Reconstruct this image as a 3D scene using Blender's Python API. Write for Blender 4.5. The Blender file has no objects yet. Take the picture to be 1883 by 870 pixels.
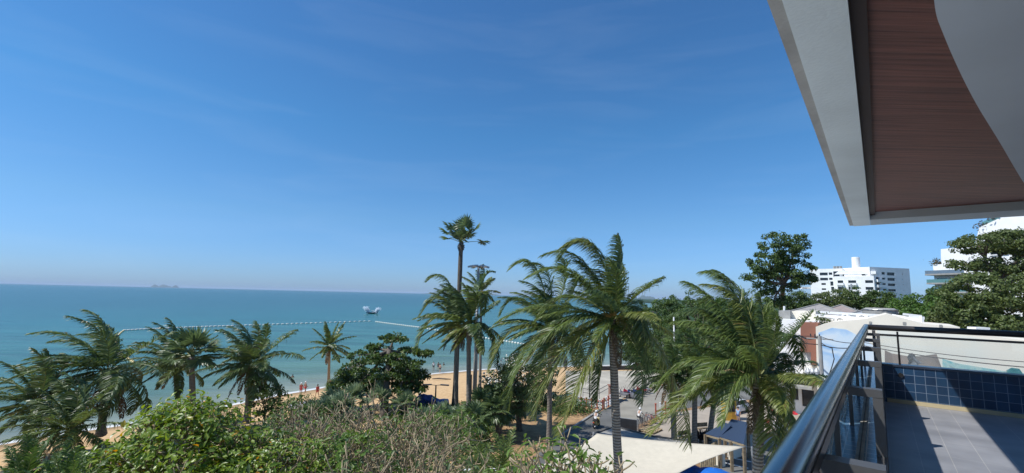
import bpy, math, random
import numpy as np
from mathutils import Vector, Matrix
random.seed(11); rng = np.random.default_rng(11)
sc = bpy.context.scene; COL = sc.collection
PI = math.pi
# ------------------------------------------------------------------ camera model (measured from the photograph)
F, W, H, HC = 850.0, 1883.0, 870.0, 15.5
PITCH, ROLL = math.radians(7.2475), math.radians(1.3462)
fw = np.array([0, math.cos(PITCH), math.sin(PITCH)])
_r = np.array([1., 0, 0]); _u = np.cross(_r, fw)
CR = math.cos(ROLL)*_r + math.sin(ROLL)*_u
CU = -math.sin(ROLL)*_r + math.cos(ROLL)*_u
CAMP = np.array([0, 0, HC])
def ray(x, y): return ((x-W/2)*CR - (y-H/2)*CU)/F + fw
def onz(x, y, z):
    d = ray(x, y); return CAMP + d*((z-HC)/d[2])
def aty(x, y, Y):
    d = ray(x, y); return CAMP + d*(Y/d[1])
# street / balcony frame: V runs along the balcony, U to its right
A = math.radians(38.28)
VV = np.array([math.sin(A), math.cos(A), 0.]); UU = np.array([VV[1], -VV[0], 0.])
def uvz(u, v, z): return UU*u + VV*v + np.array([0, 0, HC+z])
def onv(x, y, V):
    d = ray(x, y); return CAMP + d*(V/(d@VV))
def touv(p):
    p = np.asarray(p)-CAMP; return p@UU, p@VV, p[2]
GZ = 2.0
# ------------------------------------------------------------------ mesh builder
class MB:
    def __init__(s): s.v=[]; s.f={}; s.n=0
    def add(s, v, f, m=0):
        v = np.asarray(v, float).reshape(-1, 3)
        for q in f:
            s.f.setdefault((len(q), m), []).append(np.asarray(q, int)[None]+s.n)
        s.v.append(v); s.n += len(v)
    def addarr(s, v, f, m=0):
        f = np.asarray(f, int)
        s.f.setdefault((f.shape[1], m), []).append(f+s.n)
        v = np.asarray(v, float).reshape(-1, 3); s.v.append(v); s.n += len(v)
    def build(s, name, mats, parent=None, smooth=False, loc=None):
        me = bpy.data.meshes.new(name)
        V = np.concatenate(s.v) if s.v else np.zeros((0, 3))
        loops=[]; starts=[]; mi=[]; c=0
        for (k, m), L in s.f.items():
            a = np.concatenate(L); loops.append(a.ravel()); n=len(a)
            starts.append(c+np.arange(n)*k); mi.append(np.full(n, m)); c += n*k
        if not isinstance(mats, (list, tuple)): mats=[mats]
        if loc is not None: V = V - np.asarray(loc)
        me.vertices.add(len(V)); me.vertices.foreach_set('co', V.ravel())
        lp = np.concatenate(loops); st = np.concatenate(starts)
        me.loops.add(len(lp)); me.loops.foreach_set('vertex_index', lp.astype(np.int32))
        me.polygons.add(len(st)); me.polygons.foreach_set('loop_start', st.astype(np.int32))
        me.polygons.foreach_set('material_index', np.concatenate(mi).astype(np.int32))
        me.polygons.foreach_set('use_smooth', np.full(len(st), bool(smooth)))
        for m in mats: me.materials.append(m)
        me.update(calc_edges=True); me.validate()
        o = bpy.data.objects.new(name, me); COL.objects.link(o)
        if loc is not None: o.location = loc
        if parent is not None:
            o.parent = parent
            pl = np.array(parent.location)
            pp = parent.parent
            while pp is not None: pl = pl+np.array(pp.location); pp = pp.parent
            o.location = np.array(o.location)-pl
        return o
    # shapes
    def box(s, c, d, ax=None, m=0):
        c=np.asarray(c, float); ax = np.eye(3) if ax is None else np.asarray(ax)
        P=[c+ax[0]*(i*d[0]/2)+ax[1]*(j*d[1]/2)+ax[2]*(k*d[2]/2) for i in(-1,1) for j in(-1,1) for k in(-1,1)]
        s.add(P,[(0,1,3,2),(4,6,7,5),(0,4,5,1),(2,3,7,6),(0,2,6,4),(1,5,7,3)],m)
    def bar(s, a, b, w, h=None, m=0):
        a=np.asarray(a,float); b=np.asarray(b,float); d=b-a; L=np.linalg.norm(d)
        t=d/L; up=np.array([0,0,1.]) if abs(t[2])<.95 else np.array([0,1.,0])
        x=np.cross(t,up); x/=np.linalg.norm(x); y=np.cross(x,t)
        s.box((a+b)/2,(L,w,h or w),[t,x,y],m)
    def tube(s, pts, rad, n=8, m=0, cap=True):
        pts=np.asarray(pts,float); k=len(pts); rad=np.broadcast_to(np.asarray(rad,float),(k,))
        T=np.gradient(pts,axis=0); T/=np.linalg.norm(T,axis=1)[:,None]+1e-9
        ref=np.array([0,0,1.]) if abs(T[0][2])<.9 else np.array([1.,0,0])
        x=np.cross(T[0],ref); x/=np.linalg.norm(x); V=[]
        an=np.arange(n)*2*PI/n; ca,sa=np.cos(an),np.sin(an)
        for i in range(k):
            x=x-T[i]*(x@T[i]); x/=np.linalg.norm(x)+1e-9; y=np.cross(T[i],x)
            V.append(pts[i]+rad[i]*(ca[:,None]*x+sa[:,None]*y))
        V=np.concatenate(V); i=np.arange(k-1)[:,None]*n; j=np.arange(n)[None]; j2=(j+1)%n
        f=np.stack([i+j,i+j2,i+n+j2,i+n+j],-1).reshape(-1,4)
        s.addarr(V,f,m)
        if cap:
            s.f.setdefault((n,m),[]).append(np.arange(n)[::-1][None]+s.n-len(V))
            s.f.setdefault((n,m),[]).append(np.arange(n)[None]+s.n-n)
    def prism(s, poly, d, m=0):
        "closed polygon (3D points) extruded by the vector d"
        P=np.asarray(poly,float); n=len(P); d=np.asarray(d,float)
        s.add(np.concatenate([P,P+d]),[tuple(range(n))[::-1],tuple(range(n,2*n))]+[(i,(i+1)%n,n+(i+1)%n,n+i) for i in range(n)],m)
    def ball(s, c, r, n=10, k=6, m=0):
        c=np.asarray(c,float); r=np.broadcast_to(np.asarray(r,float),(3,)); V=[]
        for i in range(k+1):
            th=PI*min(max(i,.02),k-.02)/k
            for j in range(n):
                V.append(c+r*np.array([math.sin(th)*math.cos(2*PI*j/n),math.sin(th)*math.sin(2*PI*j/n),math.cos(th)]))
        s.add(V,[(i*n+j,i*n+n+j,i*n+n+(j+1)%n,i*n+(j+1)%n) for i in range(k) for j in range(n)],m)
    def ring(s, c, axis, R, r, n=20, k=6, m=0):
        axis=np.asarray(axis,float); x=np.cross(axis,[0,0,1.]) ; 
        if np.linalg.norm(x)<.1: x=np.array([1.,0,0])
        x/=np.linalg.norm(x); y=np.cross(axis,x); V=[]
        for i in range(n):
            d=x*math.cos(2*PI*i/n)+y*math.sin(2*PI*i/n)
            for j in range(k):
                V.append(np.asarray(c)+d*(R+r*math.cos(2*PI*j/k))+axis*r*math.sin(2*PI*j/k))
        s.add(V,[(i*k+j,((i+1)%n)*k+j,((i+1)%n)*k+(j+1)%k,i*k+(j+1)%k) for i in range(n) for j in range(k)],m)
    def scatter(s, tv, tf, O, X, Y, Z, S, m=0):
        "copies of a template (rows x,y,z) at origins O with frames X,Y,Z and scale S"
        tv=np.asarray(tv,float); N=len(O); S=np.broadcast_to(np.asarray(S,float).reshape(-1,1,1) if np.ndim(S) else S,(N,1,1))
        V=O[:,None]+S*(tv[None,:,0,None]*X[:,None]+tv[None,:,1,None]*Y[:,None]+tv[None,:,2,None]*Z[:,None])
        k=len(tv); off=(np.arange(N)*k)[:,None,None]
        bylen={}
        for q in tf: bylen.setdefault(len(q),[]).append(q)
        base=s.n; s.v.append(V.reshape(-1,3)); s.n+=N*k
        for L,qs in bylen.items():
            s.f.setdefault((L,m),[]).append((np.asarray(qs)[None]+off).reshape(-1,L)+base)
def nrm(a): return a/(np.linalg.norm(a,axis=-1,keepdims=True)+1e-9)
def empty(name, loc, label=None, cat=None, group=None, kind=None):
    o=bpy.data.objects.new(name,None); COL.objects.link(o); o.location=loc; o.empty_display_size=.2
    return tag(o,label,cat,group,kind)
def tag(o,label=None,cat=None,group=None,kind=None):
    if label: o['label']=label
    if cat: o['category']=cat
    if group: o['group']=group
    if kind: o['kind']=kind
    return o
def copy_thing(root, loc, rz=0, scale=None, label=None, group=None):
    r=root.copy(); COL.objects.link(r); r.location=loc; r.rotation_euler=(0,0,rz)
    if scale: r.scale=(scale,)*3
    if label: r['label']=label
    if group: r['group']=group
    for ch in list(root.children):
        c=ch.copy(); COL.objects.link(c); c.parent=r
        for g in ch.children:
            d=g.copy(); COL.objects.link(d); d.parent=c
    return r
# ------------------------------------------------------------------ materials
def newmat(name):
    m=bpy.data.materials.new(name); m.use_nodes=True
    nt=m.node_tree; b=nt.nodes['Principled BSDF']; return m,nt,b
def L(nt,a,b): nt.links.new(a,b)
def mat(name,col,rough=.6,metal=0.,var=.12,scale=3.,bump=0.,bscale=20.,spec=.5,col2=None,detail=5):
    m,nt,b=newmat(name); N=nt.nodes
    b.inputs['Roughness'].default_value=rough; b.inputs['Metallic'].default_value=metal
    b.inputs['Specular IOR Level'].default_value=spec
    tc=N.new('ShaderNodeTexCoord')
    nz=N.new('ShaderNodeTexNoise'); nz.inputs['Scale'].default_value=scale; nz.inputs['Detail'].default_value=detail
    L(nt,tc.outputs['Object'],nz.inputs['Vector'])
    r=N.new('ShaderNodeValToRGB'); e=r.color_ramp.elements; e[0].position=.32; e[1].position=.68
    if col2 is None:
        e[0].color=(*[c*(1-var) for c in col],1); e[1].color=(*[min(1,c*(1+var)) for c in col],1)
    else: e[0].color=(*col,1); e[1].color=(*col2,1)
    L(nt,nz.outputs['Fac'],r.inputs['Fac']); L(nt,r.outputs['Color'],b.inputs['Base Color'])
    if bump:
        n2=N.new('ShaderNodeTexNoise'); n2.inputs['Scale'].default_value=bscale; n2.inputs['Detail'].default_value=4
        L(nt,tc.outputs['Object'],n2.inputs['Vector'])
        bp=N.new('ShaderNodeBump'); bp.inputs['Strength'].default_value=bump; bp.inputs['Distance'].default_value=.05
        L(nt,n2.outputs['Fac'],bp.inputs['Height']); L(nt,bp.outputs['Normal'],b.inputs['Normal'])
    return m
def leafmat(name,c1,c2,trans=.3,rough=.45,spec=.5,dead=None,deadp=.97,tr=None):
    m,nt,b=newmat(name); N=nt.nodes
    g=N.new('ShaderNodeNewGeometry'); r=N.new('ShaderNodeValToRGB'); e=r.color_ramp.elements
    e[0].color=(*c1,1); e[1].color=(*c2,1); e[0].position=0; e[1].position=.93
    if dead:
        x=e.new(deadp); x.color=(*dead,1); e[1].position=deadp-.02
    L(nt,g.outputs['Random Per Island'],r.inputs['Fac'])
    L(nt,r.outputs['Color'],b.inputs['Base Color']); b.inputs['Roughness'].default_value=rough; b.inputs['Specular IOR Level'].default_value=spec
    t=N.new('ShaderNodeBsdfTranslucent'); mx=N.new('ShaderNodeMixShader'); mx.inputs[0].default_value=trans
    hs=N.new('ShaderNodeHueSaturation'); hs.inputs['Saturation'].default_value=1.1; hs.inputs['Value'].default_value=1.5; hs.inputs['Hue'].default_value=.485
    L(nt,r.outputs['Color'],hs.inputs['Color']); L(nt,hs.outputs['Color'],t.inputs['Color'])
    out=N['Material Output']; L(nt,b.outputs[0],mx.inputs[1]); L(nt,t.outputs[0],mx.inputs[2]); L(nt,mx.outputs[0],out.inputs['Surface'])
    return m
def brickmat(name,c1,c2,mortar,bw,bh,ms,rough,offset=.0,axis=None,spec=.5,bump=.3,var=0.):
    "tiles in metres on the object's local X/Y (or swapped axes)"
    m,nt,b=newmat(name); N=nt.nodes
    tc=N.new('ShaderNodeTexCoord'); mp=N.new('ShaderNodeVectorMath'); mp.operation='DOT_PRODUCT'
    mp2=N.new('ShaderNodeVectorMath'); mp2.operation='DOT_PRODUCT'; cb=N.new('ShaderNodeCombineXYZ')
    L(nt,tc.outputs['Object'],mp.inputs[0]); mp.inputs[1].default_value=tuple(axis[0])
    L(nt,tc.outputs['Object'],mp2.inputs[0]); mp2.inputs[1].default_value=tuple(axis[1])
    L(nt,mp.outputs['Value'],cb.inputs[0]); L(nt,mp2.outputs['Value'],cb.inputs[1])
    br=N.new('ShaderNodeTexBrick'); br.offset=offset
    br.inputs['Scale'].default_value=1; br.inputs['Brick Width'].default_value=bw; br.inputs['Row Height'].default_value=bh
    br.inputs['Mortar Size'].default_value=ms; br.inputs['Color1'].default_value=(*c1,1); br.inputs['Color2'].default_value=(*c2,1); br.inputs['Mortar'].default_value=(*mortar,1)
    L(nt,cb.outputs[0],br.inputs['Vector'])
    nz=N.new('ShaderNodeTexNoise'); nz.inputs['Scale'].default_value=2.5; nz.inputs['Detail'].default_value=8; L(nt,tc.outputs['Object'],nz.inputs['Vector'])
    mr=N.new('ShaderNodeMapRange'); mr.inputs[1].default_value=.3; mr.inputs[2].default_value=.7; mr.inputs[3].default_value=1-var; mr.inputs[4].default_value=1+var
    L(nt,nz.outputs['Fac'],mr.inputs[0])
    vm=N.new('ShaderNodeVectorMath'); vm.operation='SCALE'; L(nt,br.outputs['Color'],vm.inputs[0]); L(nt,mr.outputs[0],vm.inputs['Scale'])
    L(nt,vm.outputs[0],b.inputs['Base Color']); b.inputs['Roughness'].default_value=rough; b.inputs['Specular IOR Level'].default_value=spec
    bp=N.new('ShaderNodeBump'); bp.inputs['Strength'].default_value=bump; bp.inputs['Distance'].default_value=.003; bp.invert=True
    L(nt,br.outputs['Fac'],bp.inputs['Height']); L(nt,bp.outputs['Normal'],b.inputs['Normal'])
    return m
M={}
M['frond']=leafmat('palm leaf',(.06,.10,.026),(.185,.245,.062),.36,.42,.5,dead=(.16,.12,.05),deadp=.985)
M['frond_dark']=leafmat('dark palm leaf',(.05,.088,.026),(.15,.21,.06),.34,.48,.4,dead=(.12,.1,.05),deadp=.985)
M['frond_yellow']=leafmat('yellowing palm leaf',(.085,.115,.022),(.22,.25,.06),.33,.42,.5,dead=(.2,.14,.05),deadp=.97)
M['frond_deep']=leafmat('deep green palm leaf',(.04,.078,.024),(.115,.17,.055),.32,.4,.6)
M['frond_fan']=leafmat('fan palm leaf',(.06,.10,.04),(.145,.205,.08),.32,.4,.5)
M['frond_grey']=leafmat('grey green fan leaf',(.14,.20,.11),(.26,.33,.19),.32,.45,.5)
M['rachis']=mat('palm rib',(.2,.2,.05),.5,col2=(.11,.14,.035))
M['deadfrond']=leafmat('dry palm leaf',(.09,.06,.035),(.2,.14,.075),.2,.7,.2)
M['ptrunk']=None
M['coconut']=mat('coconut',(.12,.15,.03),.45,col2=(.28,.19,.04))
M['spathe']=mat('palm flower',(.42,.2,.05),.6,col2=(.5,.34,.1))
M['almond']=leafmat('almond leaf',(.03,.065,.014),(.105,.165,.03),.3,.4,.5,dead=(.2,.1,.03),deadp=.992)
M['treeleaf']=leafmat('broad tree leaf',(.034,.07,.017),(.10,.16,.036),.32,.5,.4)
M['treeolive']=leafmat('olive tree leaf',(.055,.085,.024),(.14,.18,.052),.32,.5,.4)
M['treebright']=leafmat('fresh tree leaf',(.04,.09,.015),(.10,.185,.03),.3,.5,.4)
M['shrub']=leafmat('shrub leaf',(.075,.145,.014),(.25,.335,.045),.38,.38,.5,dead=(.5,.27,.03),deadp=.988)
M['plume']=leafmat('frangipani leaf',(.08,.15,.025),(.15,.24,.04),.35,.4,.5)
M['plumedark']=leafmat('dusty frangipani leaf',(.05,.085,.03),(.12,.165,.06),.22,.5,.4)
M['grassy']=leafmat('ground cover leaf',(.035,.075,.015),(.09,.15,.03),.25,.5,.4)
M['flower']=leafmat('white blossom',(.6,.58,.5),(.8,.78,.72),.25,.6,.2)
M['bark']=mat('bark',(.07,.055,.042),.9,col2=(.16,.135,.105),scale=6,bump=.5)
M['twig']=mat('pale twig bark',(.20,.15,.09),.85,col2=(.40,.325,.205),scale=4)
M['twigdark']=mat('brown twig bark',(.13,.095,.06),.85,col2=(.29,.225,.14),scale=4)
def ptrunk():
    m,nt,b=newmat('palm trunk'); N=nt.nodes; tc=N.new('ShaderNodeTexCoord')
    w=N.new('ShaderNodeTexWave'); w.bands_direction='Z'; w.inputs['Scale'].default_value=2.3; w.inputs['Distortion'].default_value=2.; w.inputs['Detail'].default_value=3
    L(nt,tc.outputs['Object'],w.inputs['Vector'])
    r=N.new('ShaderNodeValToRGB'); e=r.color_ramp.elements; e[0].color=(.12,.10,.08,1); e[1].color=(.30,.265,.225,1); e[0].position=.1; e[1].position=.7
    L(nt,w.outputs['Fac'],r.inputs['Fac']); L(nt,r.outputs['Color'],b.inputs['Base Color']); b.inputs['Roughness'].default_value=.9
    bp=N.new('ShaderNodeBump'); bp.inputs['Strength'].default_value=.6; bp.inputs['Distance'].default_value=.04; L(nt,w.outputs['Fac'],bp.inputs['Height']); L(nt,bp.outputs['Normal'],b.inputs['Normal'])
    return m
M['ptrunk']=ptrunk()
M['white']=mat('white paint',(.82,.82,.80),.7,var=.05,scale=.6)
M['cream']=mat('cream render',(.76,.705,.59),.8,var=.07,scale=.35)
M['concrete']=mat('weathered concrete',(.3,.295,.275),.85,var=.14,scale=1.2,bump=.15)
M['forecourt']=mat('forecourt concrete',(.27,.25,.205),.9,var=.15,scale=.5,bump=.1)
M['asphalt']=mat('asphalt',(.125,.125,.118),.9,var=.3,scale=.35,bump=.2,bscale=60)
M['plaza']=mat('plaza concrete',(.40,.365,.295),.9,var=.2,scale=.3,bump=.1)
M['paver']=mat('sandy paving',(.36,.31,.25),.9,var=.12,scale=.6)
M['steel']=mat('brushed steel',(.42,.42,.42),.38,.9,var=.1,scale=4)
M['darksteel']=mat('dark metal',(.06,.06,.062),.4,.6,var=.15,scale=5)
M['black']=mat('black paint',(.02,.02,.022),.45)
M['rubber']=mat('rubber',(.018,.018,.018),.85)
M['glassdark']=mat('dark window glass',(.03,.034,.038),.12,var=.2,scale=.3,spec=.6)
M['glassteal']=mat('tinted window glass',(.1,.22,.22),.1,var=.2,scale=.3,spec=.7)
M['redpaint']=mat('faded red paint',(.5,.13,.08),.6,var=.2,scale=2)
M['terracotta']=mat('terracotta render',(.27,.115,.075),.75,var=.08,scale=.5)
M['brick']=brickmat('brick pillar',(.28,.11,.07),(.2,.08,.05),(.35,.3,.25),.22,.07,.01,.85,.5,axis=((1,.3,0),(0,0,1)))
M['greyroof']=mat('grey tile roof',(.3,.28,.265),.85,var=.15,scale=2)
M['blueumb']=mat('blue canvas',(.012,.13,.5),.6,var=.08)
M['bluetarp']=mat('blue tarpaulin',(.015,.06,.3),.5,var=.3,scale=1.2,bump=.3,bscale=2)
M['sail']=brickmat('cream shade cloth',(.60,.545,.435),(.59,.535,.425),(.565,.51,.40),60,1.7,.012,.85,axis=((.78,.62,0),(-.62,.78,0)),var=.05,spec=.2)
M['yellow']=mat('yellow paint',(.55,.33,.04),.5)
M['redcloth']=mat('red canvas',(.55,.02,.035),.6,var=.2,scale=3)
M['pole']=mat('galvanised pole',(.42,.43,.43),.5,.3,var=.1)
M['float']=mat('white float',(.78,.76,.68),.5,var=.05)
M['floaty']=mat('yellow float',(.72,.55,.24),.5,var=.1)
M['rope']=mat('rope',(.35,.3,.2),.9)
M['skin']=mat('skin',(.42,.25,.17),.55,var=.05)
M['skin2']=mat('tan skin',(.28,.15,.095),.55,var=.05)
M['hair']=mat('dark hair',(.02,.016,.014),.6)
for n,c in dict(shirtwhite=(.75,.75,.75),shirtred=(.5,.07,.06),shirtblue=(.25,.4,.6),shortsblack=(.03,.03,.035),shortsred=(.45,.05,.05),shortsblue=(.07,.09,.2),helmetwhite=(.7,.7,.7),gold=(.33,.25,.07),motored=(.35,.02,.03),motoblue=(.03,.05,.2),motogrey=(.18,.18,.2),silver=(.55,.57,.6),carwhite=(.78,.78,.78),paleblue=(.42,.52,.66)).items():
    M[n]=mat(n,c,.35 if n in('gold','motored','motoblue','motogrey','silver','carwhite') else .8,var=.05)
# ------------------------------------------------------------------ shore line
SH=np.array([(-400,-900),(-130,-120),(-72,10),(-56,38),(-47,50.4),(-40.9,57.3),(-37.7,63.6),(-34.1,71.4),(-31.7,74.6),(-30.1,77.2),(-22,85),(-14.4,92.9),(-6.3,98.8),(2.9,103.1),(15.6,107),(28,111),(42,130),(66,205),(150,480),(330,1050),(700,2300),(900,4000)],float)
def shore(P):
    "signed distance to the water's edge, positive inland"
    P=np.asarray(P,float); best=np.full(len(P),1e9); sg=np.ones(len(P))
    for a,b in zip(SH[:-1],SH[1:]):
        d=b-a; t=np.clip(((P-a)@d)/(d@d),0,1); q=a+t[:,None]*d; w=P-q; r=np.hypot(w[:,0],w[:,1])
        c=d[0]*w[:,1]-d[1]*w[:,0]; k=r<best-1e-9; best=np.where(k,r,best); sg=np.where(k,np.where(c>0,-1.,1.),sg)
    return best*sg
def ground_h(P):
    s=shore(P); t=np.clip(s/24,0,1); h=GZ*(t*t*(3-2*t)*.45+t*.55)
    return np.where(s<0,np.maximum(s*.08,-4.),h)
def gz(x,y): return float(ground_h(np.array([[x,y]]))[0])
def axis_pts(lo,hi,a,b,step):
    mid=list(np.arange(a,b+1e-6,step)); out=mid[:]; d=step; x=mid[-1]
    while x<hi: d*=1.35; x+=d; out.append(x)
    d=step; x=mid[0]
    while x>lo: d*=1.35; x-=d; out.insert(0,x)
    return np.array(out)
def grid_obj(name,m,xs,ys,zf):
    X,Y=np.meshgrid(xs,ys); P=np.stack([X.ravel(),Y.ravel()],1); s=shore(P); z=zf(P,s)
    mb=MB(); nx,ny=len(xs),len(ys); i=np.arange(ny-1)[:,None]*nx; j=np.arange(nx-1)[None]
    f=np.stack([i+j,i+j+1,i+nx+j+1,i+nx+j],-1).reshape(-1,4); mb.addarr(np.column_stack([P,z]),f)
    o=mb.build(name,m,smooth=True); at=o.data.attributes.new('shore','FLOAT','POINT'); at.data.foreach_set('value',s.astype(np.float32))
    veg=np.clip((P[:,1]-92)/8,0,1)*np.clip((P[:,0]-24)/5,0,1); at2=o.data.attributes.new('green','FLOAT','POINT'); at2.data.foreach_set('value',veg.astype(np.float32)); return o
def sandmat():
    m,nt,b=newmat('beach sand'); N=nt.nodes; tc=N.new('ShaderNodeTexCoord'); at=N.new('ShaderNodeAttribute'); at.attribute_name='shore'
    n1=N.new('ShaderNodeTexNoise'); n1.inputs['Scale'].default_value=.22; n1.inputs['Detail'].default_value=8; L(nt,tc.outputs['Object'],n1.inputs['Vector'])
    n2=N.new('ShaderNodeTexNoise'); n2.inputs['Scale'].default_value=2.2; n2.inputs['Detail'].default_value=8; n2.inputs['Roughness'].default_value=.7; L(nt,tc.outputs['Object'],n2.inputs['Vector'])
    r=N.new('ShaderNodeValToRGB'); e=r.color_ramp.elements; e[0].color=(.46,.29,.145,1); e[1].color=(.66,.46,.25,1); e[0].position=.3; e[1].position=.7
    L(nt,n2.outputs['Fac'],r.inputs['Fac'])
    # soil and leaf litter further inland
    r2=N.new('ShaderNodeValToRGB'); e=r2.color_ramp.elements; e[0].color=(.17,.10,.055,1); e[1].color=(.38,.235,.125,1); e[0].position=.35; e[1].position=.65
    L(nt,n2.outputs['Fac'],r2.inputs['Fac'])
    ad=N.new('ShaderNodeMath'); ad.operation='MULTIPLY_ADD'; ad.inputs[1].default_value=26.; L(nt,n1.outputs['Fac'],ad.inputs[0]); L(nt,at.outputs['Fac'],ad.inputs[2])
    mr=N.new('ShaderNodeMapRange'); mr.inputs[1].default_value=49; mr.inputs[2].default_value=60; L(nt,ad.outputs[0],mr.inputs[0])
    mx=N.new('ShaderNodeMix'); mx.data_type='RGBA'; L(nt,mr.outputs[0],mx.inputs['Factor']); L(nt,r.outputs['Color'],mx.inputs[6]); L(nt,r2.outputs['Color'],mx.inputs[7])
    ag=N.new('ShaderNodeAttribute'); ag.attribute_name='green'; mg=N.new('ShaderNodeMix'); mg.data_type='RGBA'; L(nt,ag.outputs['Fac'],mg.inputs['Factor']); L(nt,mx.outputs[2],mg.inputs[6]); mg.inputs[7].default_value=(.03,.06,.02,1); mx=mg
    # wet sand beside the water
    ad2=N.new('ShaderNodeMath'); ad2.operation='MULTIPLY_ADD'; ad2.inputs[1].default_value=4.; L(nt,n1.outputs['Fac'],ad2.inputs[0]); L(nt,at.outputs['Fac'],ad2.inputs[2])
    w=N.new('ShaderNodeMapRange'); w.inputs[1].default_value=3.2; w.inputs[2].default_value=5.5; w.inputs[3].default_value=.55; w.inputs[4].default_value=1.; L(nt,ad2.outputs[0],w.inputs[0])
    vm=N.new('ShaderNodeVectorMath'); vm.operation='SCALE'; L(nt,mx.outputs[2],vm.inputs[0]); L(nt,w.outputs[0],vm.inputs['Scale']); L(nt,vm.outputs[0],b.inputs['Base Color'])
    b.inputs['Roughness'].default_value=.95; b.inputs['Specular IOR Level'].default_value=.2
    bp=N.new('ShaderNodeBump'); bp.inputs['Strength'].default_value=.5; bp.inputs['Distance'].default_value=.12; L(nt,n2.outputs['Fac'],bp.inputs['Height']); L(nt,bp.outputs['Normal'],b.inputs['Normal'])
    return m
def seamat():
    m,nt,b=newmat('sea water'); N=nt.nodes; tc=N.new('ShaderNodeTexCoord'); at=N.new('ShaderNodeAttribute'); at.attribute_name='shore'
    mp=N.new('ShaderNodeMapping'); mp.inputs['Rotation'].default_value=(0,0,math.radians(-42)); mp.inputs['Scale'].default_value=(.2,1,1); L(nt,tc.outputs['Object'],mp.inputs['Vector'])
    def noise(sc,det,src=mp):
        n=N.new('ShaderNodeTexNoise'); n.inputs['Scale'].default_value=sc; n.inputs['Detail'].default_value=det; n.inputs['Roughness'].default_value=.6; L(nt,src.outputs[0],n.inputs['Vector']); return n
    big=noise(.006,5); mid=noise(.12,4); fine=noise(.9,5)
    # depth: turquoise shallows to deeper teal
    r=N.new('ShaderNodeValToRGB'); e=r.color_ramp.elements
    e[0].position=0; e[0].color=(.24,.26,.19,1); e[1].position=1; e[1].color=(.006,.078,.085,1)
    x=e.new(.03); x.color=(.10,.175,.12,1); x=e.new(.12); x.color=(.048,.15,.125,1); x=e.new(.45); x.color=(.016,.118,.118,1)
    ad=N.new('ShaderNodeMath'); ad.operation='MULTIPLY_ADD'; ad.inputs[1].default_value=-1/420.; ad.inputs[2].default_value=0; L(nt,at.outputs['Fac'],ad.inputs[0])
    ad2=N.new('ShaderNodeMath'); ad2.operation='MULTIPLY_ADD'; ad2.inputs[1].default_value=.10; L(nt,big.outputs['Fac'],ad2.inputs[0]); L(nt,ad.outputs[0],ad2.inputs[2])
    ad3=N.new('ShaderNodeMath'); ad3.operation='SUBTRACT'; ad3.inputs[1].default_value=.05; L(nt,ad2.outputs[0],ad3.inputs[0])
    L(nt,ad3.outputs[0],r.inputs['Fac'])
    # ripple tint + foam at the edge
    mr=N.new('ShaderNodeMapRange'); mr.inputs[1].default_value=.35; mr.inputs[2].default_value=.65; mr.inputs[3].default_value=.72; mr.inputs[4].default_value=1.22; L(nt,mid.outputs['Fac'],mr.inputs[0])
    vm=N.new('ShaderNodeVectorMath'); vm.operation='SCALE'; L(nt,r.outputs['Color'],vm.inputs[0]); L(nt,mr.outputs[0],vm.inputs['Scale'])
    fn=noise(.5,6,tc); fn2=noise(.12,3,tc)
    fa=N.new('ShaderNodeMath'); fa.operation='MULTIPLY_ADD'; fa.inputs[1].default_value=3.4; L(nt,fn2.outputs['Fac'],fa.inputs[0]); L(nt,at.outputs['Fac'],fa.inputs[2])
    fr=N.new('ShaderNodeMapRange'); fr.inputs[1].default_value=.95; fr.inputs[2].default_value=1.5; L(nt,fa.outputs[0],fr.inputs[0])
    mx=N.new('ShaderNodeMix'); mx.data_type='RGBA'; L(nt,fr.outputs[0],mx.inputs['Factor']); L(nt,vm.outputs[0],mx.inputs[6]); mx.inputs[7].default_value=(.75,.74,.70,1)
    L(nt,mx.outputs[2],b.inputs['Base Color'])
    b.inputs['Roughness'].default_value=.22; b.inputs['IOR'].default_value=1.33; b.inputs['Specular IOR Level'].default_value=.16
    sm=N.new('ShaderNodeMath'); sm.operation='MULTIPLY_ADD'; sm.inputs[1].default_value=.35; L(nt,fine.outputs['Fac'],sm.inputs[0]); L(nt,mid.outputs['Fac'],sm.inputs[2])
    bp=N.new('ShaderNodeBump'); bp.inputs['Strength'].default_value=.8; bp.inputs['Distance'].default_value=.7; L(nt,sm.outputs[0],bp.inputs['Height']); L(nt,bp.outputs['Normal'],b.inputs['Normal'])
    return m
xs=axis_pts(-60000,60000,-70,60,1.6); ys=axis_pts(-3000,70000,20,130,1.6)
tag(grid_obj('ground',sandmat(),axis_pts(-8000,12000,-64,45,1.3),axis_pts(-2000,14000,22,125,1.3),lambda P,s:ground_h(P)),kind='structure')
tag(grid_obj('sea',seamat(),xs,ys,lambda P,s:np.where(s>6,-6.0,np.where(s>0,0.05-s*.05,.05))),kind='structure')
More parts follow.
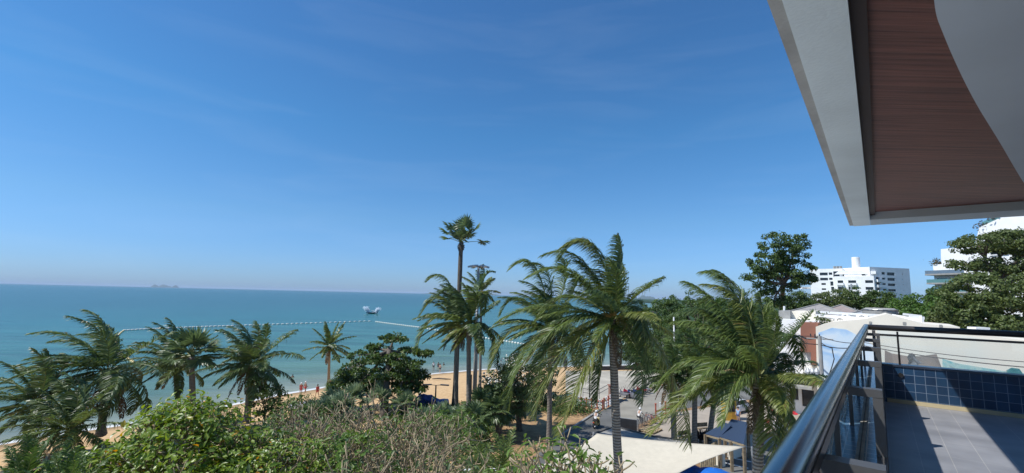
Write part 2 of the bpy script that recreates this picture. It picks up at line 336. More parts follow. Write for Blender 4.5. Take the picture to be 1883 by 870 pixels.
# ------------------------------------------------------------------ vegetation builders
GR=np.array([0,0,-1.]); WIND=np.array([-1.,.1,0.])
def bez(pts,n):
    pts=np.asarray(pts,float); t=np.linspace(0,1,n)[:,None]
    k=len(pts)-1; out=0
    for i in range(k+1): out=out+math.comb(k,i)*(1-t)**(k-i)*t**i*pts[i]
    return out
def frond(mb,path,nl,ll,lw,wind=.5,grav=.75,m=0,mr=1,stiff=.0,rr=.02,rnd=None,t0=.12,rscale=1.):
    rnd=rnd or random; n=len(path)
    L_=np.linalg.norm(np.diff(path,axis=0),axis=1).sum()
    mb.tube(path,np.linspace(rr*1.6,rr*.35,n),4,mr,cap=False)
    T=nrm(np.gradient(path,axis=0)); O=[];D=[];Nn=[];LL=[]
    t=np.linspace(t0,.985,nl)
    for s in(-1,1):
        tt=np.clip(t+np.array([rnd.uniform(-.4,.4)/nl for _ in t]),0,1)
        idx=tt*(n-1); i=np.clip(idx.astype(int),0,n-2); fr=(idx-i)[:,None]
        p=path[i]*(1-fr)+path[i+1]*fr; tg=nrm(T[i]*(1-fr)+T[i+1]*fr)
        up=np.array([0,0,1.])-tg*tg[:,2:3]; up=np.where(np.linalg.norm(up,axis=1,keepdims=True)<.25,up+np.array([-.3,.5,0]),up); up=nrm(up)
        sd=np.cross(tg,up)*s
        fwd=(.45+.75*tt)[:,None]
        jit=np.array([[rnd.gauss(0,.13) for _ in range(3)] for _ in t])
        d0=nrm(sd+tg*fwd+up*.18+WIND*wind*.7+jit)
        O.append(p);D.append(d0);Nn.append(up);LL.append(ll*(np.sin(PI*np.clip(tt*.86+.12,0,1))**.55)*np.array([rnd.uniform(.8,1.1) for _ in t]))
    O=np.concatenate(O);D=np.concatenate(D);Nn=np.concatenate(Nn);LL=np.concatenate(LL)[:,None]
    bend=nrm(D+GR*grav*.5+WIND*wind*.5); bend2=nrm(D+GR*grav*1.6+WIND*wind*1.3)
    p1=O+D*LL*.33; p2=p1+bend*LL*.34; p3=p2+bend2*LL*.36
    w=nrm(np.cross(D,Nn)); N_=len(O); lw=lw*rscale
    ra=np.array([rnd.gauss(0,.5) for _ in range(N_)])[:,None]; w=nrm(w*np.cos(ra)+np.cross(D,w)*np.sin(ra))
    V=np.stack([O-w*lw*.35,O+w*lw*.35,p1-w*lw*.5,p1+w*lw*.5,p2-w*lw*.4,p2+w*lw*.4,p3],1).reshape(-1,3)
    off=(np.arange(N_)*7)[:,None]; base=mb.n
    mb.v.append(V); mb.n+=len(V)
    q=np.concatenate([off+np.array([0,1,3,2]),off+np.array([2,3,5,4])]); mb.f.setdefault((4,m),[]).append(q+base)
    mb.f.setdefault((3,m),[]).append(off+np.array([4,5,6])+base)
def palm_path(c,az,el,ln,droop,wind,n=14,rnd=random):
    d=np.array([math.cos(el)*math.cos(az),math.cos(el)*math.sin(az),math.sin(el)]); p=np.array(c,float); out=[p.copy()]; ds=ln/(n-1)
    for i in range(n-1):
        t=(i+1)/n
        d=d+GR*droop*ds*(.35+t)+WIND*wind*ds*(.4+t); d/=np.linalg.norm(d); p=p+d*ds; out.append(p.copy())
    return np.array(out)
def trunk_mb(base,top,r0,r1,lean=.0,n=16):
    base=np.asarray(base,float); top=np.asarray(top,float); t=np.linspace(0,1,n)
    c=np.array([lean,0,0]); P=base+(top-base)*t[:,None]+c*np.sin(t*PI)[:,None]
    R=r1+(r0-r1)*(1-t)**1.5; R[0]*=1.35; R[1]*=1.1
    R=R*(1+.035*np.array([random.uniform(-1,1) for _ in t]))
    mb=MB(); mb.tube(P,R,10); return mb
def coconut_palm(top,base,label,fl=4.5,nf=22,seed=1,r=(.24,.16),nl=46,custom=None,dark=False,wind=.11,group=None,nuts=True,lean=0.,skirt=3,spathe=False,lw=.05,lls=.2):
    rnd=random.Random(seed); top=np.asarray(top,float); nl=int(nl*1.35); lw*=1.25*(1.25 if np.linalg.norm(np.asarray(base)[:2])>30 else 1.); nf=int(nf*1.5)
    root=empty('coconut_palm',base,label,'palm tree',group)
    trunk_mb(base,top,r[0],r[1],lean).build('trunk',M['ptrunk'],root,True)
    mb=MB(); lf=0
    for pts in (custom or []):
        path=bez([top+np.asarray(q,float) for q in pts],18); ln=np.linalg.norm(np.diff(path,axis=0),axis=1).sum()
        frond(mb,path,int(nl*1.15),ln*lls*1.05,lw,.45,.8,m=rnd.choice([0,0,2,3]),rnd=rnd,rr=.028)
    for i in range(nf):
        k=(i+.5)/nf; az=i*2.39996+rnd.uniform(-.3,.3); el=math.radians(82-112*k**.9+rnd.uniform(-8,8))
        ln=fl*rnd.uniform(.85,1.1)*(.8+.2*math.sin(PI*min(1,k+.25)))
        path=palm_path(top+np.array([0,0,rnd.uniform(-.15,.15)]),az,el,ln,.17+.06*k,wind*rnd.uniform(.6,1.4),rnd=rnd)
        frond(mb,path,nl,ln*lls,lw,.35+wind*1.6,.7+.5*k,m=(2 if (k>.55 and rnd.random()<.4) else rnd.choice([0,0,3])),rnd=rnd,rr=.022)
    mb.build('crown',[M['frond_dark'] if dark else M['frond'],M['rachis'],M['frond'] if dark else M['frond_yellow'],M['frond_deep']],root)
    if skirt:
        mb=MB()
        for i in range(skirt):
            az=rnd.uniform(0,6.28); path=palm_path(top-np.array([0,0,.25]),az,math.radians(-35),fl*.62,.6,wind*.5,rnd=rnd)
            frond(mb,path,int(nl*.6),fl*.13,lw*.8,.2,1.6,rnd=rnd,rr=.02)
        mb.build('dry_frond',[M['deadfrond'],M['deadfrond']],root)
    if nuts:
        mb=MB()
        for i in range(11):
            a=rnd.uniform(0,6.28); q=top+np.array([.3*math.cos(a),.3*math.sin(a),-.2-rnd.uniform(0,.4)]); mb.ball(q,(.12,.12,.15),8,5)
        mb.build('coconut_bunch',M['coconut'],root,True)
    if spathe:
        mb=MB()
        for i in range(5):
            a=rnd.uniform(-2.6,-.2); q=top+np.array([.1*math.cos(a),.1*math.sin(a),.05])
            for j in range(6):
                e=np.array([.5*math.cos(a)+rnd.gauss(0,.14),.5*math.sin(a)+rnd.gauss(0,.14),.18+rnd.gauss(0,.16)]); mb.tube([q,q+e*.5,q+e],[.02,.025,.012],4,cap=False)
        mb.build('flower_stalk',M['spathe'],root)
    return root
def fan_leaf(mb,c,az,el,pet,R,rnd,m=0,mr=1,nseg=26,wind=.12,droop=.2,spread=2.1):
    d=np.array([math.cos(el)*math.cos(az),math.cos(el)*math.sin(az),math.sin(el)])
    e=np.asarray(c)+d*pet+WIND*wind*pet*.4+GR*droop*pet*.35
    mid=np.asarray(c)+d*pet*.55
    mb.tube(bez([c,mid,e],6),np.array([.05,.045,.04,.035,.03,.026])*max(.6,R/1.5),4,mr,cap=False)
    t=nrm(e-mid); side=np.cross(t,[0,0,1.]); side=nrm(side) if np.linalg.norm(side)>.1 else np.array([1.,0,0]); up=np.cross(side,t)
    side=nrm(side+up*rnd.uniform(-.3,.3)); up=np.cross(side,t)
    a=np.linspace(-spread,spread,nseg)+np.array([rnd.uniform(-.03,.03) for _ in range(nseg)])
    ln=R*(.72+.28*np.cos(a*.6))*np.array([rnd.uniform(.88,1.05) for _ in a])
    D=np.cos(a)[:,None]*t+np.sin(a)[:,None]*side+up*(.12*np.cos(a*3))[:,None]
    D=nrm(D); wv=nrm(np.cross(D,up)); p1=e+D*(ln*.6)[:,None]; D2=nrm(D+GR*(droop*1.5)+WIND*wind*1.5)
    p2=p1+D2*(ln*.4)[:,None]; w=R*spread/nseg*.75
    fold=up*(.03*R)*np.where(np.arange(nseg)%2,1,-1)[:,None]
    V=np.stack([e-wv*.01,e+wv*.01,p1-wv*w+fold,p1+wv*w-fold,p2],1).reshape(-1,3); off=(np.arange(nseg)*5)[:,None]; b=mb.n
    mb.v.append(V); mb.n+=len(V); mb.f.setdefault((4,m),[]).append(off+np.array([0,1,3,2])+b); mb.f.setdefault((3,m),[]).append(off+np.array([2,3,4])+b)
def fan_palm(top,base,label,nl=18,R=.9,pet=1.,seed=1,r=(.2,.16),group=None,mat_='frond_fan',elr=(85,-25),cat='palm tree',trunk=True,boots=False,custom=None,name='fan_palm'):
    rnd=random.Random(seed); top=np.asarray(top,float); root=empty(name,base,label,cat,group)
    if trunk:
        trunk_mb(base,top,*r).build('trunk',M['ptrunk'] if not boots else M['bark'],root,True)
    mb=MB()
    for az,el,p_,R_ in (custom or []): fan_leaf(mb,top,az,el,p_,R_,rnd)
    for i in range(nl):
        k=(i+.5)/nl; fan_leaf(mb,top+np.array([0,0,rnd.uniform(-.15,.1)]),i*2.39996+rnd.uniform(-.3,.3),math.radians(elr[0]+(elr[1]-elr[0])*k+rnd.uniform(-8,8)),pet*rnd.uniform(.8,1.15),R*rnd.uniform(.85,1.1),rnd)
    mb.build('crown',[M[mat_],M['rachis']],root)
    if boots:
        mb=MB()
        for i in range(46):
            a=i*2.4; z=-.05-1.1*(i/46); rr=.16+.16*math.sin(PI*min(1,(i+6)/50)); o=top+np.array([math.cos(a)*rr*.5,math.sin(a)*rr*.5,z-.15])
            mb.tube([o,o+np.array([math.cos(a)*rr,math.sin(a)*rr,.12])],[.07,.045],5)
        mb.build('leaf_boots',M['bark'],root)
    return root
LEAF4=([(0,0,0),(.5,.5,.06),(1,0,-.02),(.5,-.5,.06)],[(0,1,2,3)])
LEAF6=([(0,0,0),(.28,.42,.1),(.68,.46,.06),(1,0,-.12),(.68,-.46,.06),(.28,-.42,.1),(.5,0,0)],[(0,6,2,1),(6,3,2),(0,5,4,6),(6,4,3)])
def scatter_leaves(mb,O,N,ln,wd,rg,tmpl=LEAF4,down=.15,m=0,D=None):
    n=len(O)
    if D is None: D=rg.normal(size=(n,3))
    D=D+GR*down; N=nrm(N+rg.normal(size=(n,3))*.45); D=nrm(D-N*np.sum(D*N,1,keepdims=True)); S=np.cross(N,D)
    sc_=(ln*rg.uniform(.7,1.2,n))
    tv=np.array(tmpl[0]); tv=tv*np.array([1,wd/ln,1])
    mb.scatter(tv,tmpl[1],O,D,S,N,sc_,m)
def clump_points(rg,centers,radii,n,shell=.55):
    c=rg.integers(0,len(centers),n); d=nrm(rg.normal(size=(n,3))); r=rg.uniform(shell,1,n)**.7
    k=d[:,2]<-.2; d[k,2]*=.45
    P=centers[c]+d*r[:,None]*radii[c]; return P,nrm(d+np.array([0,0,.55]))
def broad_tree(base,lobes,label,trunk_r=.3,nleaf=5000,leaf=.32,clump=.9,nclump=60,mat_='treeleaf',seed=1,group=None,name='broadleaf_tree',cat='tree',trunk_top=None,flat=.7,limbs=True,lobe_shell=.5,bark='bark'):
    "lobes: (center xyz, radii xyz). Clumps of leaves fill the lobes' shells; limbs run from the trunk to the clumps."
    rg=np.random.default_rng(seed); rnd=random.Random(seed); base=np.asarray(base,float)
    root=empty(name,base,label,cat,group); C=[];R=[]
    vol=np.array([r[0]*r[1]*r[2] for _,r in lobes])**.67; vol/=vol.sum()
    for (c,r),w in zip(lobes,vol):
        k=max(3,int(nclump*w)); d=nrm(rg.normal(size=(k,3))); q=rg.uniform(lobe_shell,1,k)**.6
        C.append(np.asarray(c)+d*q[:,None]*np.asarray(r)); rr=clump*rg.uniform(.6,1.25,k); R.append(np.stack([rr,rr,rr*flat],1))
    C=np.concatenate(C);R=np.concatenate(R)
    P,N=clump_points(rg,C,R,nleaf); mb=MB(); scatter_leaves(mb,P,N,leaf,leaf*.6,rg); mb.build('crown',M[mat_],root)
    mb=MB(); tt=np.asarray(trunk_top if trunk_top is not None else [base[0],base[1],min(c[2]-r[2]*.3 for c,r in lobes)],float)
    mb.tube(bez([base,base+(tt-base)*.5+np.array([rnd.gauss(0,.25),rnd.gauss(0,.25),0]),tt],9),np.linspace(trunk_r*1.25,trunk_r*.75,9),9)
    if limbs:
        sel=rg.permutation(len(C))[:min(len(C),34)]
        for c,r in lobes:
            c=np.asarray(c,float); mb.tube(bez([tt-np.array([0,0,.3]),(tt+c)/2+np.array([0,0,-.1*np.linalg.norm(c-tt)]),c],7),np.linspace(trunk_r*.6,trunk_r*.22,7),6)
        for i in sel:
            lb=min(lobes,key=lambda q:np.linalg.norm(np.asarray(q[0])-C[i])); c=np.asarray(lb[0],float); m_=(tt*.35+c*.65)
            mb.tube(bez([m_,(m_+C[i])/2+np.array([0,0,.15]),C[i]],5),np.linspace(trunk_r*.28,.03,5),5,cap=False)
    mb.build('trunk',M[bark],root,True)
    return root
def candelabra(mb,tips,p,d,ln,r,depth,rnd,up=.5,spread=.75,wind=0.,shrink=.82,kmin=2,kmax=3):
    d=np.asarray(d,float); q=p+d*ln*.5+np.array([rnd.gauss(0,.06),rnd.gauss(0,.06),0])*ln; d2=nrm(d+np.array([wind,0,up*.5])); e=q+d2*ln*.5
    mb.tube([p,q,e],[r,r*.93,r*.86],6,cap=depth==0)
    if depth==0: tips.append((e,d2)); return
    k=rnd.randint(kmin,kmax); a0=rnd.uniform(0,6.28)
    x=np.cross(d2,[0.2,.5,.9]); x=nrm(x); y=np.cross(d2,x)
    for i in range(k):
        a=a0+i*2*PI/k+rnd.uniform(-.4,.4); s=spread*rnd.uniform(.7,1.3)
        nd=nrm(d2+s*(math.cos(a)*x+math.sin(a)*y)+np.array([0,0,up*.3]))
        candelabra(mb,tips,e,nd,ln*shrink*rnd.uniform(.8,1.2),r*.78,depth-1,rnd,up,spread,wind,shrink,kmin,kmax)
def rosettes(mb,tips,rg,n,ln,wd,tmpl=LEAF6,droop=.1,m=0,upb=.35,sp=0.):
    O=[];D=[];N=[]
    for e,d in tips:
        k=max(1,int(n*rg.uniform(.6,1.4))); a=rg.uniform(0,2*PI,k); x=nrm(np.cross(d,[.3,.6,.2])); y=np.cross(d,x)
        dd=np.cos(a)[:,None]*x+np.sin(a)[:,None]*y+d*rg.uniform(.1,.9,k)[:,None]*upb*2+GR*droop
        O.append(np.repeat(e[None],k,0)+rg.normal(size=(k,3))*sp-d*rg.uniform(0,.25,k)[:,None]*ln); D.append(nrm(dd)); N.append(np.repeat((d+np.array([0,0,.6]))[None],k,0))
    if not O: return
    O=np.concatenate(O);D=np.concatenate(D);N=nrm(np.concatenate(N)+rg.normal(size=(len(O),3))*.2)
    N=nrm(N-D*np.sum(N*D,1,keepdims=True)); S=np.cross(N,D)
    tv=np.array(tmpl[0])*np.array([1,wd/ln,1]); mb.scatter(tv,tmpl[1],O,D,S,N,ln*rg.uniform(.45,1.35,len(O)),m)
# ------------------------------------------------------------------ balcony, railing, roof of the hotel
AX=[UU,VV,np.array([0,0,1.])]
tilew=brickmat('blue wall tile',(.016,.052,.112),(.009,.03,.072),(.17,.22,.30),.115,.115,.003,.2,axis=(tuple(UU),(0,0,1)),var=.25)
tilev=brickmat('blue parapet tile',(.12,.21,.29),(.10,.185,.26),(.42,.46,.5),.115,.115,.004,.18,axis=(tuple(UU),tuple(VV)),var=.25)
floorm=brickmat('grey floor tile',(.275,.278,.295),(.255,.258,.275),(.40,.39,.38),.225,.62,.0028,.42,axis=(tuple(UU),tuple(VV)),var=.2,spec=.4)
def ubox(mb,u,v,z,m=0):
    mb.box(uvz((u[0]+u[1])/2,(v[0]+v[1])/2,(z[0]+z[1])/2),(u[1]-u[0],v[1]-v[0],z[1]-z[0]),AX,m)
def upoly(pts,z): return [uvz(u,v,z) for u,v in pts]
mb=MB(); ubox(mb,(-.03,3.6),(-4,8.95),(-1.62,-1.42)); tag(mb.build('floor',floorm),kind='structure')
# tiled end wall
root=empty('tiled_wall',uvz(1.5,9.05,-1.42),'low blue tiled wall closing the far end of the balcony','wall')
mb=MB(); ubox(mb,(-.06,4.2),(8.95,9.12),(-1.62,-.905)); mb.build('tile_face',tilew,root)
mb=MB(); ubox(mb,(-.075,4.2),(8.935,9.14),(-.903,-.875)); mb.build('coping',mat('dark coping',(.035,.045,.07),.3),root)
mb=MB(); ubox(mb,(.02,3.6),(8.93,8.948),(-1.418,-1.365)); mb.build('skirting',mat('cream skirting',(.5,.42,.26),.6),root)
# left parapet under the railing
root=empty('tiled_parapet',uvz(-.13,3,-1.42),'pale blue tiled parapet ledge running under the glass balcony railing','wall')
mb=MB(); ubox(mb,(-.30,-.035),(-4,8.93),(-1.62,-.93)); mb.build('tile_face',tilev,root)
mb=MB(); ubox(mb,(-.165,-.125),(-4,8.93),(-.929,-.918)); mb.build('grout_strip',mat('grey sealant strip',(.33,.3,.25),.8,var=.3,scale=8),root)
mb=MB(); ubox(mb,(-.148,-.142),(-4,8.92),(-.9175,-.914)); mb.build('sealant_joint',mat('dark joint',(.08,.065,.045),.8,var=.4,scale=10),root)
# railing
glass,nt,b=newmat('balcony glass'); b.inputs['Base Color'].default_value=(.80,.9,.88,1); b.inputs['Roughness'].default_value=.0; b.inputs['IOR'].default_value=1.45
t=nt.nodes.new('ShaderNodeBsdfTransparent'); t.inputs[0].default_value=(.975,.98,.972,1); gl=nt.nodes.new('ShaderNodeBsdfGlossy'); gl.inputs['Roughness'].default_value=.01; gl.inputs['Color'].default_value=(.9,.95,.95,1)
fr=nt.nodes.new('ShaderNodeFresnel'); fr.inputs['IOR'].default_value=1.45; mx=nt.nodes.new('ShaderNodeMixShader'); L(nt,fr.outputs[0],mx.inputs[0]); L(nt,t.outputs[0],mx.inputs[1]); L(nt,gl.outputs[0],mx.inputs[2])
df=nt.nodes.new('ShaderNodeBsdfDiffuse'); df.inputs['Color'].default_value=(.6,.66,.62,1); mx2=nt.nodes.new('ShaderNodeMixShader'); mx2.inputs[0].default_value=.06; L(nt,mx.outputs[0],mx2.inputs[1]); L(nt,df.outputs[0],mx2.inputs[2]); L(nt,mx2.outputs[0],nt.nodes['Material Output'].inputs['Surface'])
railm=mat('polished dark steel',(.16,.16,.163),.2,1.,var=.12,scale=2.)
railb=mat('dark bronze bar',(.045,.04,.038),.3,.5,var=.1)
framem=mat('grey bronze frame',(.12,.12,.122),.42,.45,var=.12,scale=3)
root=empty('glass_railing',uvz(-.15,3,-1.42),'polished steel and glass railing along the sea side of the balcony','railing')
mb=MB(); mb.tube([uvz(-.168,v,-.345) for v in(-3.5,0,3,6,9.02)],.036,32); mb.build('handrail',railm,root,True)
mb=MB(); ubox(mb,(-.160,-.146),(-3.5,8.96),(-.433,-.40)); mb.build('glazing_bar',railb,root)
mb=MB(); ubox(mb,(-.205,-.187),(-3.5,8.96),(-.43,-.405)); mb.build('glazing_bar',railb,root)
vs=[-2.6,-1.2,.22,1.65,3.1,4.55,6.0,7.45,8.88]
for i,v in enumerate(vs):
    mb=MB(); ubox(mb,(-.215,-.01),(v-.03,v+.03),(-.475,-.435)); ubox(mb,(-.052,-.01),(v-.03,v+.03),(-1.41,-.477)); ubox(mb,(-.225,-.2),(v-.02,v+.02),(-1.2,-.477)); mb.tube([uvz(-.165,v,-.44),uvz(-.167,v,-.378)],.012,8); mb.build('post',framem,root)
for v0,v1 in zip(vs[:-1],vs[1:]):
    mb=MB(); P=[uvz(-.196,v0+.035,-.435),uvz(-.196,v1-.035,-.435),uvz(-.262,v1-.035,-.926),uvz(-.262,v0+.035,-.926)]; mb.prism(P,UU*-.01); mb.build('glass_panel',glass,root)
mb=MB(); ubox(mb,(-.05,-.012),(-3.5,8.92),(-.80,-.76)); ubox(mb,(-.05,-.012),(-3.5,8.92),(-1.40,-1.36)); mb.build('lower_rail',framem,root)
root=empty('glass_railing',uvz(1.5,9.03,-.9),'dark double railing with clear glass standing on the blue tiled end wall','railing')
mb=MB(); mb.tube([uvz(u,9.03,-.355) for u in(-.16,1,2.5,4.2)],.042,20); mb.build('handrail',railb,root,True)
mb=MB(); ubox(mb,(-.1,4.2),(9.015,9.045),(-.475,-.445)); mb.build('glazing_bar',railb,root)
for u in(.196,1.72,3.25):
    mb=MB(); mb.bar(uvz(u,9.0,-.40),uvz(u,9.0,-1.0),.022,.012); mb.tube([uvz(u,8.985,-1.02),uvz(u,8.93,-1.02)],.032,14); mb.build('post',railb,root)
mb=MB(); ubox(mb,(-.1,-.06),(9.0,9.06),(-.9,-.40)); mb.build('post',framem,root)
for u0,u1 in((-.05,.186),(.206,1.71),(1.73,3.24)):
    mb=MB(); ubox(mb,(u0,u1),(9.025,9.035),(-.872,-.478)); mb.build('glass_panel',glass,root)
# roof
Z=1.1
conc=mat('painted concrete soffit',(.70,.785,.81),.8,var=.10,scale=1.1,bump=.12,bscale=40)
wood,nt,b=newmat('red brown boards'); N=nt.nodes; tc=N.new('ShaderNodeTexCoord')
mp=N.new('ShaderNodeMapping'); mp.inputs['Rotation'].default_value=(0,0,A-math.radians(8)); mp.inputs['Scale'].default_value=(1.2,42,1); L(nt,tc.outputs['Object'],mp.inputs['Vector'])
n1=N.new('ShaderNodeTexNoise'); n1.inputs['Scale'].default_value=1; n1.inputs['Detail'].default_value=6; n1.inputs['Roughness'].default_value=.7; L(nt,mp.outputs[0],n1.inputs['Vector'])
n3=N.new('ShaderNodeTexNoise'); n3.inputs['Scale'].default_value=.9; L(nt,tc.outputs['Object'],n3.inputs['Vector'])
r=N.new('ShaderNodeValToRGB'); e=r.color_ramp.elements; e[0].color=(.075,.028,.022,1); e[1].color=(.27,.105,.08,1); e[0].position=.3; e[1].position=.72; L(nt,n1.outputs['Fac'],r.inputs['Fac'])
vm=N.new('ShaderNodeVectorMath'); vm.operation='SCALE'; mr=N.new('ShaderNodeMapRange'); mr.inputs[3].default_value=.75; mr.inputs[4].default_value=1.25; L(nt,n3.outputs['Fac'],mr.inputs[0]); L(nt,r.outputs[0],vm.inputs[0]); L(nt,mr.outputs[0],vm.inputs['Scale'])
L(nt,vm.outputs[0],b.inputs['Base Color']); b.inputs['Roughness'].default_value=.55
bp=N.new('ShaderNodeBump'); bp.inputs['Strength'].default_value=.4; bp.inputs['Distance'].default_value=.01; L(nt,n1.outputs['Fac'],bp.inputs['Height']); L(nt,bp.outputs['Normal'],b.inputs['Normal'])
root=empty('balcony_roof',uvz(2,3,Z),'overhanging concrete balcony roof with red brown board soffit and curved grey ceiling','roof')
mb=MB(); ubox(mb,(-.212,-.022),(-4,8.2),(Z,Z+.42)); mb.build('edge_beam',conc,root)
mb=MB(); ubox(mb,(-.2585,-.214),(-4,8.22),(Z+.012,Z+.45)); mb.build('fascia',mat('fascia concrete',(.42,.42,.405),.85,var=.15,scale=3,bump=.2),root)
mb=MB(); ubox(mb,(-.02,4.2),(7.66,8.2),(Z+.002,Z+.42)); mb.build('front_beam',mat('grey painted beam',(.45,.52,.56),.8,var=.05),root)
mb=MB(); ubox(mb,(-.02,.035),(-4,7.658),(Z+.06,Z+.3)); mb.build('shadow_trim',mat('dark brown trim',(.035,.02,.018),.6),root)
mb=MB(); ubox(mb,(.036,4.2),(-4,7.657),(Z+.10,Z+.3)); mb.build('board_soffit',wood,root)
cur=[(.12,-4),(.135,.4),(.16,1.3),(.226,2.16),(.29,2.57),(.475,3.44),(.73,4.51),(1.10,6.07),(1.5,7.655)]
from mathutils.geometry import interpolate_bezier
sm=[]
for i in range(len(cur)-1):
    p0=np.array(cur[max(i-1,0)]);p1=np.array(cur[i]);p2=np.array(cur[i+1]);p3=np.array(cur[min(i+2,len(cur)-1)])
    for t in np.linspace(0,1,8,endpoint=False):
        sm.append(.5*((2*p1)+(-p0+p2)*t+(2*p0-5*p1+4*p2-p3)*t*t+(-p0+3*p1-3*p2+p3)*t**3))
sm=[tuple(q) for q in sm if q[1]>=-4]+[(1.5,7.655),(4.2,7.655),(4.2,-4)]
mb=MB(); mb.prism(upoly(sm,Z+.03),(0,0,.068)); mb.build('curved_ceiling',mat('grey ceiling',(.55,.62,.69),.75,var=.06,scale=1.2),root)
mb=MB(); ubox(mb,(-.2585,4.2),(-4,8.2),(Z+.46,Z+.62)); mb.build('roof_slab',conc,root)
# hotel body behind the balcony
root=empty('hotel_building',uvz(6,2,GZ-HC),'hotel block that carries the balcony','building')
mb=MB(); ubox(mb,(3.62,12),(-6,8.2),(GZ-HC,Z+6)); mb.build('wall',M['white'],root)
mb=MB(); ubox(mb,(.6,3.58),(-4,8.8),(GZ-HC,-1.64)); mb.build('lower_storeys',M['cream'],root)
mb=MB(); ubox(mb,(3.56,3.615),(-1,5),(-1.40,.8)); mb.build('glass_door',M['glassdark'],root)
# ------------------------------------------------------------------ islands
isl=mat('island forest',(.04,.07,.035),.9,scale=.01)
def island(px0,px1,hpx,D,seed,label):
    rnd=np.random.default_rng(seed); a0=math.atan2(ray(px0,540)[0],ray(px0,540)[1]); a1=math.atan2(ray(px1,540)[0],ray(px1,540)[1])
    n=60; m=12; t=np.linspace(0,1,n); hh=hpx*D/F
    prof=np.zeros(n)
    for k in range(7):
        c=rnd.uniform(.12,.88); w=rnd.uniform(.06,.2); prof=np.maximum(prof,rnd.uniform(.45,1)*np.exp(-((t-c)/w)**2))
    prof*=np.clip(np.minimum(t,1-t)/.06,0,1); prof=prof/prof.max()*hh
    w=(a1-a0)*D*.25; mb=MB(); V=[]
    for j in range(m):
        s=j/(m-1); f=math.sin(PI*s)**.8
        for i in range(n):
            a=a0+(a1-a0)*t[i]; d=D+w*(s-.5)*2*(.4+.6*math.sin(PI*t[i])); V.append((math.sin(a)*d,math.cos(a)*d,-1+prof[i]*f*(1+.08*rnd.normal())))
    i=np.arange(m-1)[:,None]*n; j=np.arange(n-1)[None]; mb.addarr(V,np.stack([i+j,i+j+1,i+n+j+1,i+n+j],-1).reshape(-1,4))
    o=mb.build('island_hills',isl,smooth=True); tag(o,kind='structure'); return o
island(272,330,4,30000,3,'');island(768,925,8,20000,8,'');island(1165,1205,6,20000,5,'')
# ------------------------------------------------------------------ float lines, boat
def buoy_line(pts,n,label,sag=.0,r=.3,mm='float',ln=.9):
    P=bez(pts,n*2+1) if len(pts)>2 else np.linspace(pts[0],pts[1],n*2+1)
    root=empty('buoy_line',P[n],label,'buoy line')
    mb=MB(); mb.tube(P,.05,5); mb.build('rope',M['rope'],root)
    f0=None
    for i in range(n):
        c=P[2*i+1]; d=P[2*i+2]-P[2*i]; az=math.atan2(d[1],d[0])
        if f0 is None:
            mb=MB(); mb.tube([(x*ln,0,0) for x in(-.5,-.4,-.2,.2,.4,.5)],[r*.35,r*.8,r,r,r*.8,r*.35],9); f0=o=mb.build('float',M[mm],None,True); f0.parent=root
        else: o=f0.copy(); COL.objects.link(o)
        o.location=np.array(c)-np.array(root.location)+np.array([0,0,.05]); o.rotation_euler=(0,0,az)
    return root
s=lambda p,z=.1: onz(p[0],p[1],z)
buoy_line([s((226,608)),s((350,601)),s((480,598)),s((684,590.5))],56,'long line of white floats strung across the bay behind the palm tops',r=.32,ln=1.35)
buoy_line([s((690,591.5)),s((730,597)),s((775,602.5))],24,'shorter row of white floats slanting right from the far corner of the swimming area',r=.3,ln=1.0)
buoy_line([s((775,603)),s((860,617)),s((960,632)),s((1015,642))],48,'row of white floats half hidden behind the wind blown palms toward the plaza',r=.3,ln=.8)
buoy_line([s((262,676)),s((236,661)),s((214,651)),s((205,632)),s((213,617)),s((228,608))],44,'yellowish float line curving toward the beach beside the left coconut palm',r=.3,mm='floaty',ln=.85)
B=onz(684,577,0.)
root=empty('spray_boat',B,'small dark boat between two white plumes of spray on the open sea','boat')
hull=mat('dark hull',(.025,.03,.035),.4)
mb=MB(); rows=[]
for x,w_,z0,z1 in((-4,.3,.5,1.35),(-2,1.1,-.1,1.0),(0,1.3,-.2,.9),(2,1.2,-.15,1.0),(4.2,.12,.6,1.7)):
    rows.append([(x,-w_,z1),(x,-w_*.6,z0),(x,w_*.6,z0),(x,w_,z1)])
V=np.array(rows).reshape(-1,3)+B
mb.add(V,[(i*4+j,i*4+4+j,i*4+5+j,i*4+1+j) for i in range(4) for j in range(3)]+[(i*4,i*4+3,i*4+7,i*4+4) for i in range(4)]+[(0,1,2,3),(16,19,18,17)]); mb.build('hull',hull,root)
mb=MB(); mb.box(B+np.array([.4,0,1.5]),(1.4,1.2,1.2)); mb.box(B+np.array([.4,0,2.15]),(1.8,1.5,.1)); mb.build('cabin',M['white'],root)
spr=leafmat('white spray',(.6,.66,.72),(.82,.85,.88),.3,.7,.2)
for sx,hh,w_ in((-4.2,5.2,1.8),(4.0,4.4,1.3)):
    rg=np.random.default_rng(int(abs(sx)*10)); n=900; t=rg.uniform(0,1,n)**.8; P=B+np.stack([sx*(.55+.55*t)+rg.normal(0,1,n)*(.35+t*w_*.3),rg.normal(0,1,n)*(.4+.8*t),.1+t*hh*rg.uniform(.7,1,n)],1)
    mb=MB(); scatter_leaves(mb,P,rg.normal(size=(n,3)),.7,.5,rg); mb.build('spray_plume',spr,root)
# ------------------------------------------------------------------ palms
def px(D): return D/F
def C_(D,crown,*curves):
    k=D/F; out=[]
    for cv in curves:
        out.append([((x-crown[0])*k,dy,-(y-crown[1])*k) for x,y,dy in cv])
    return out
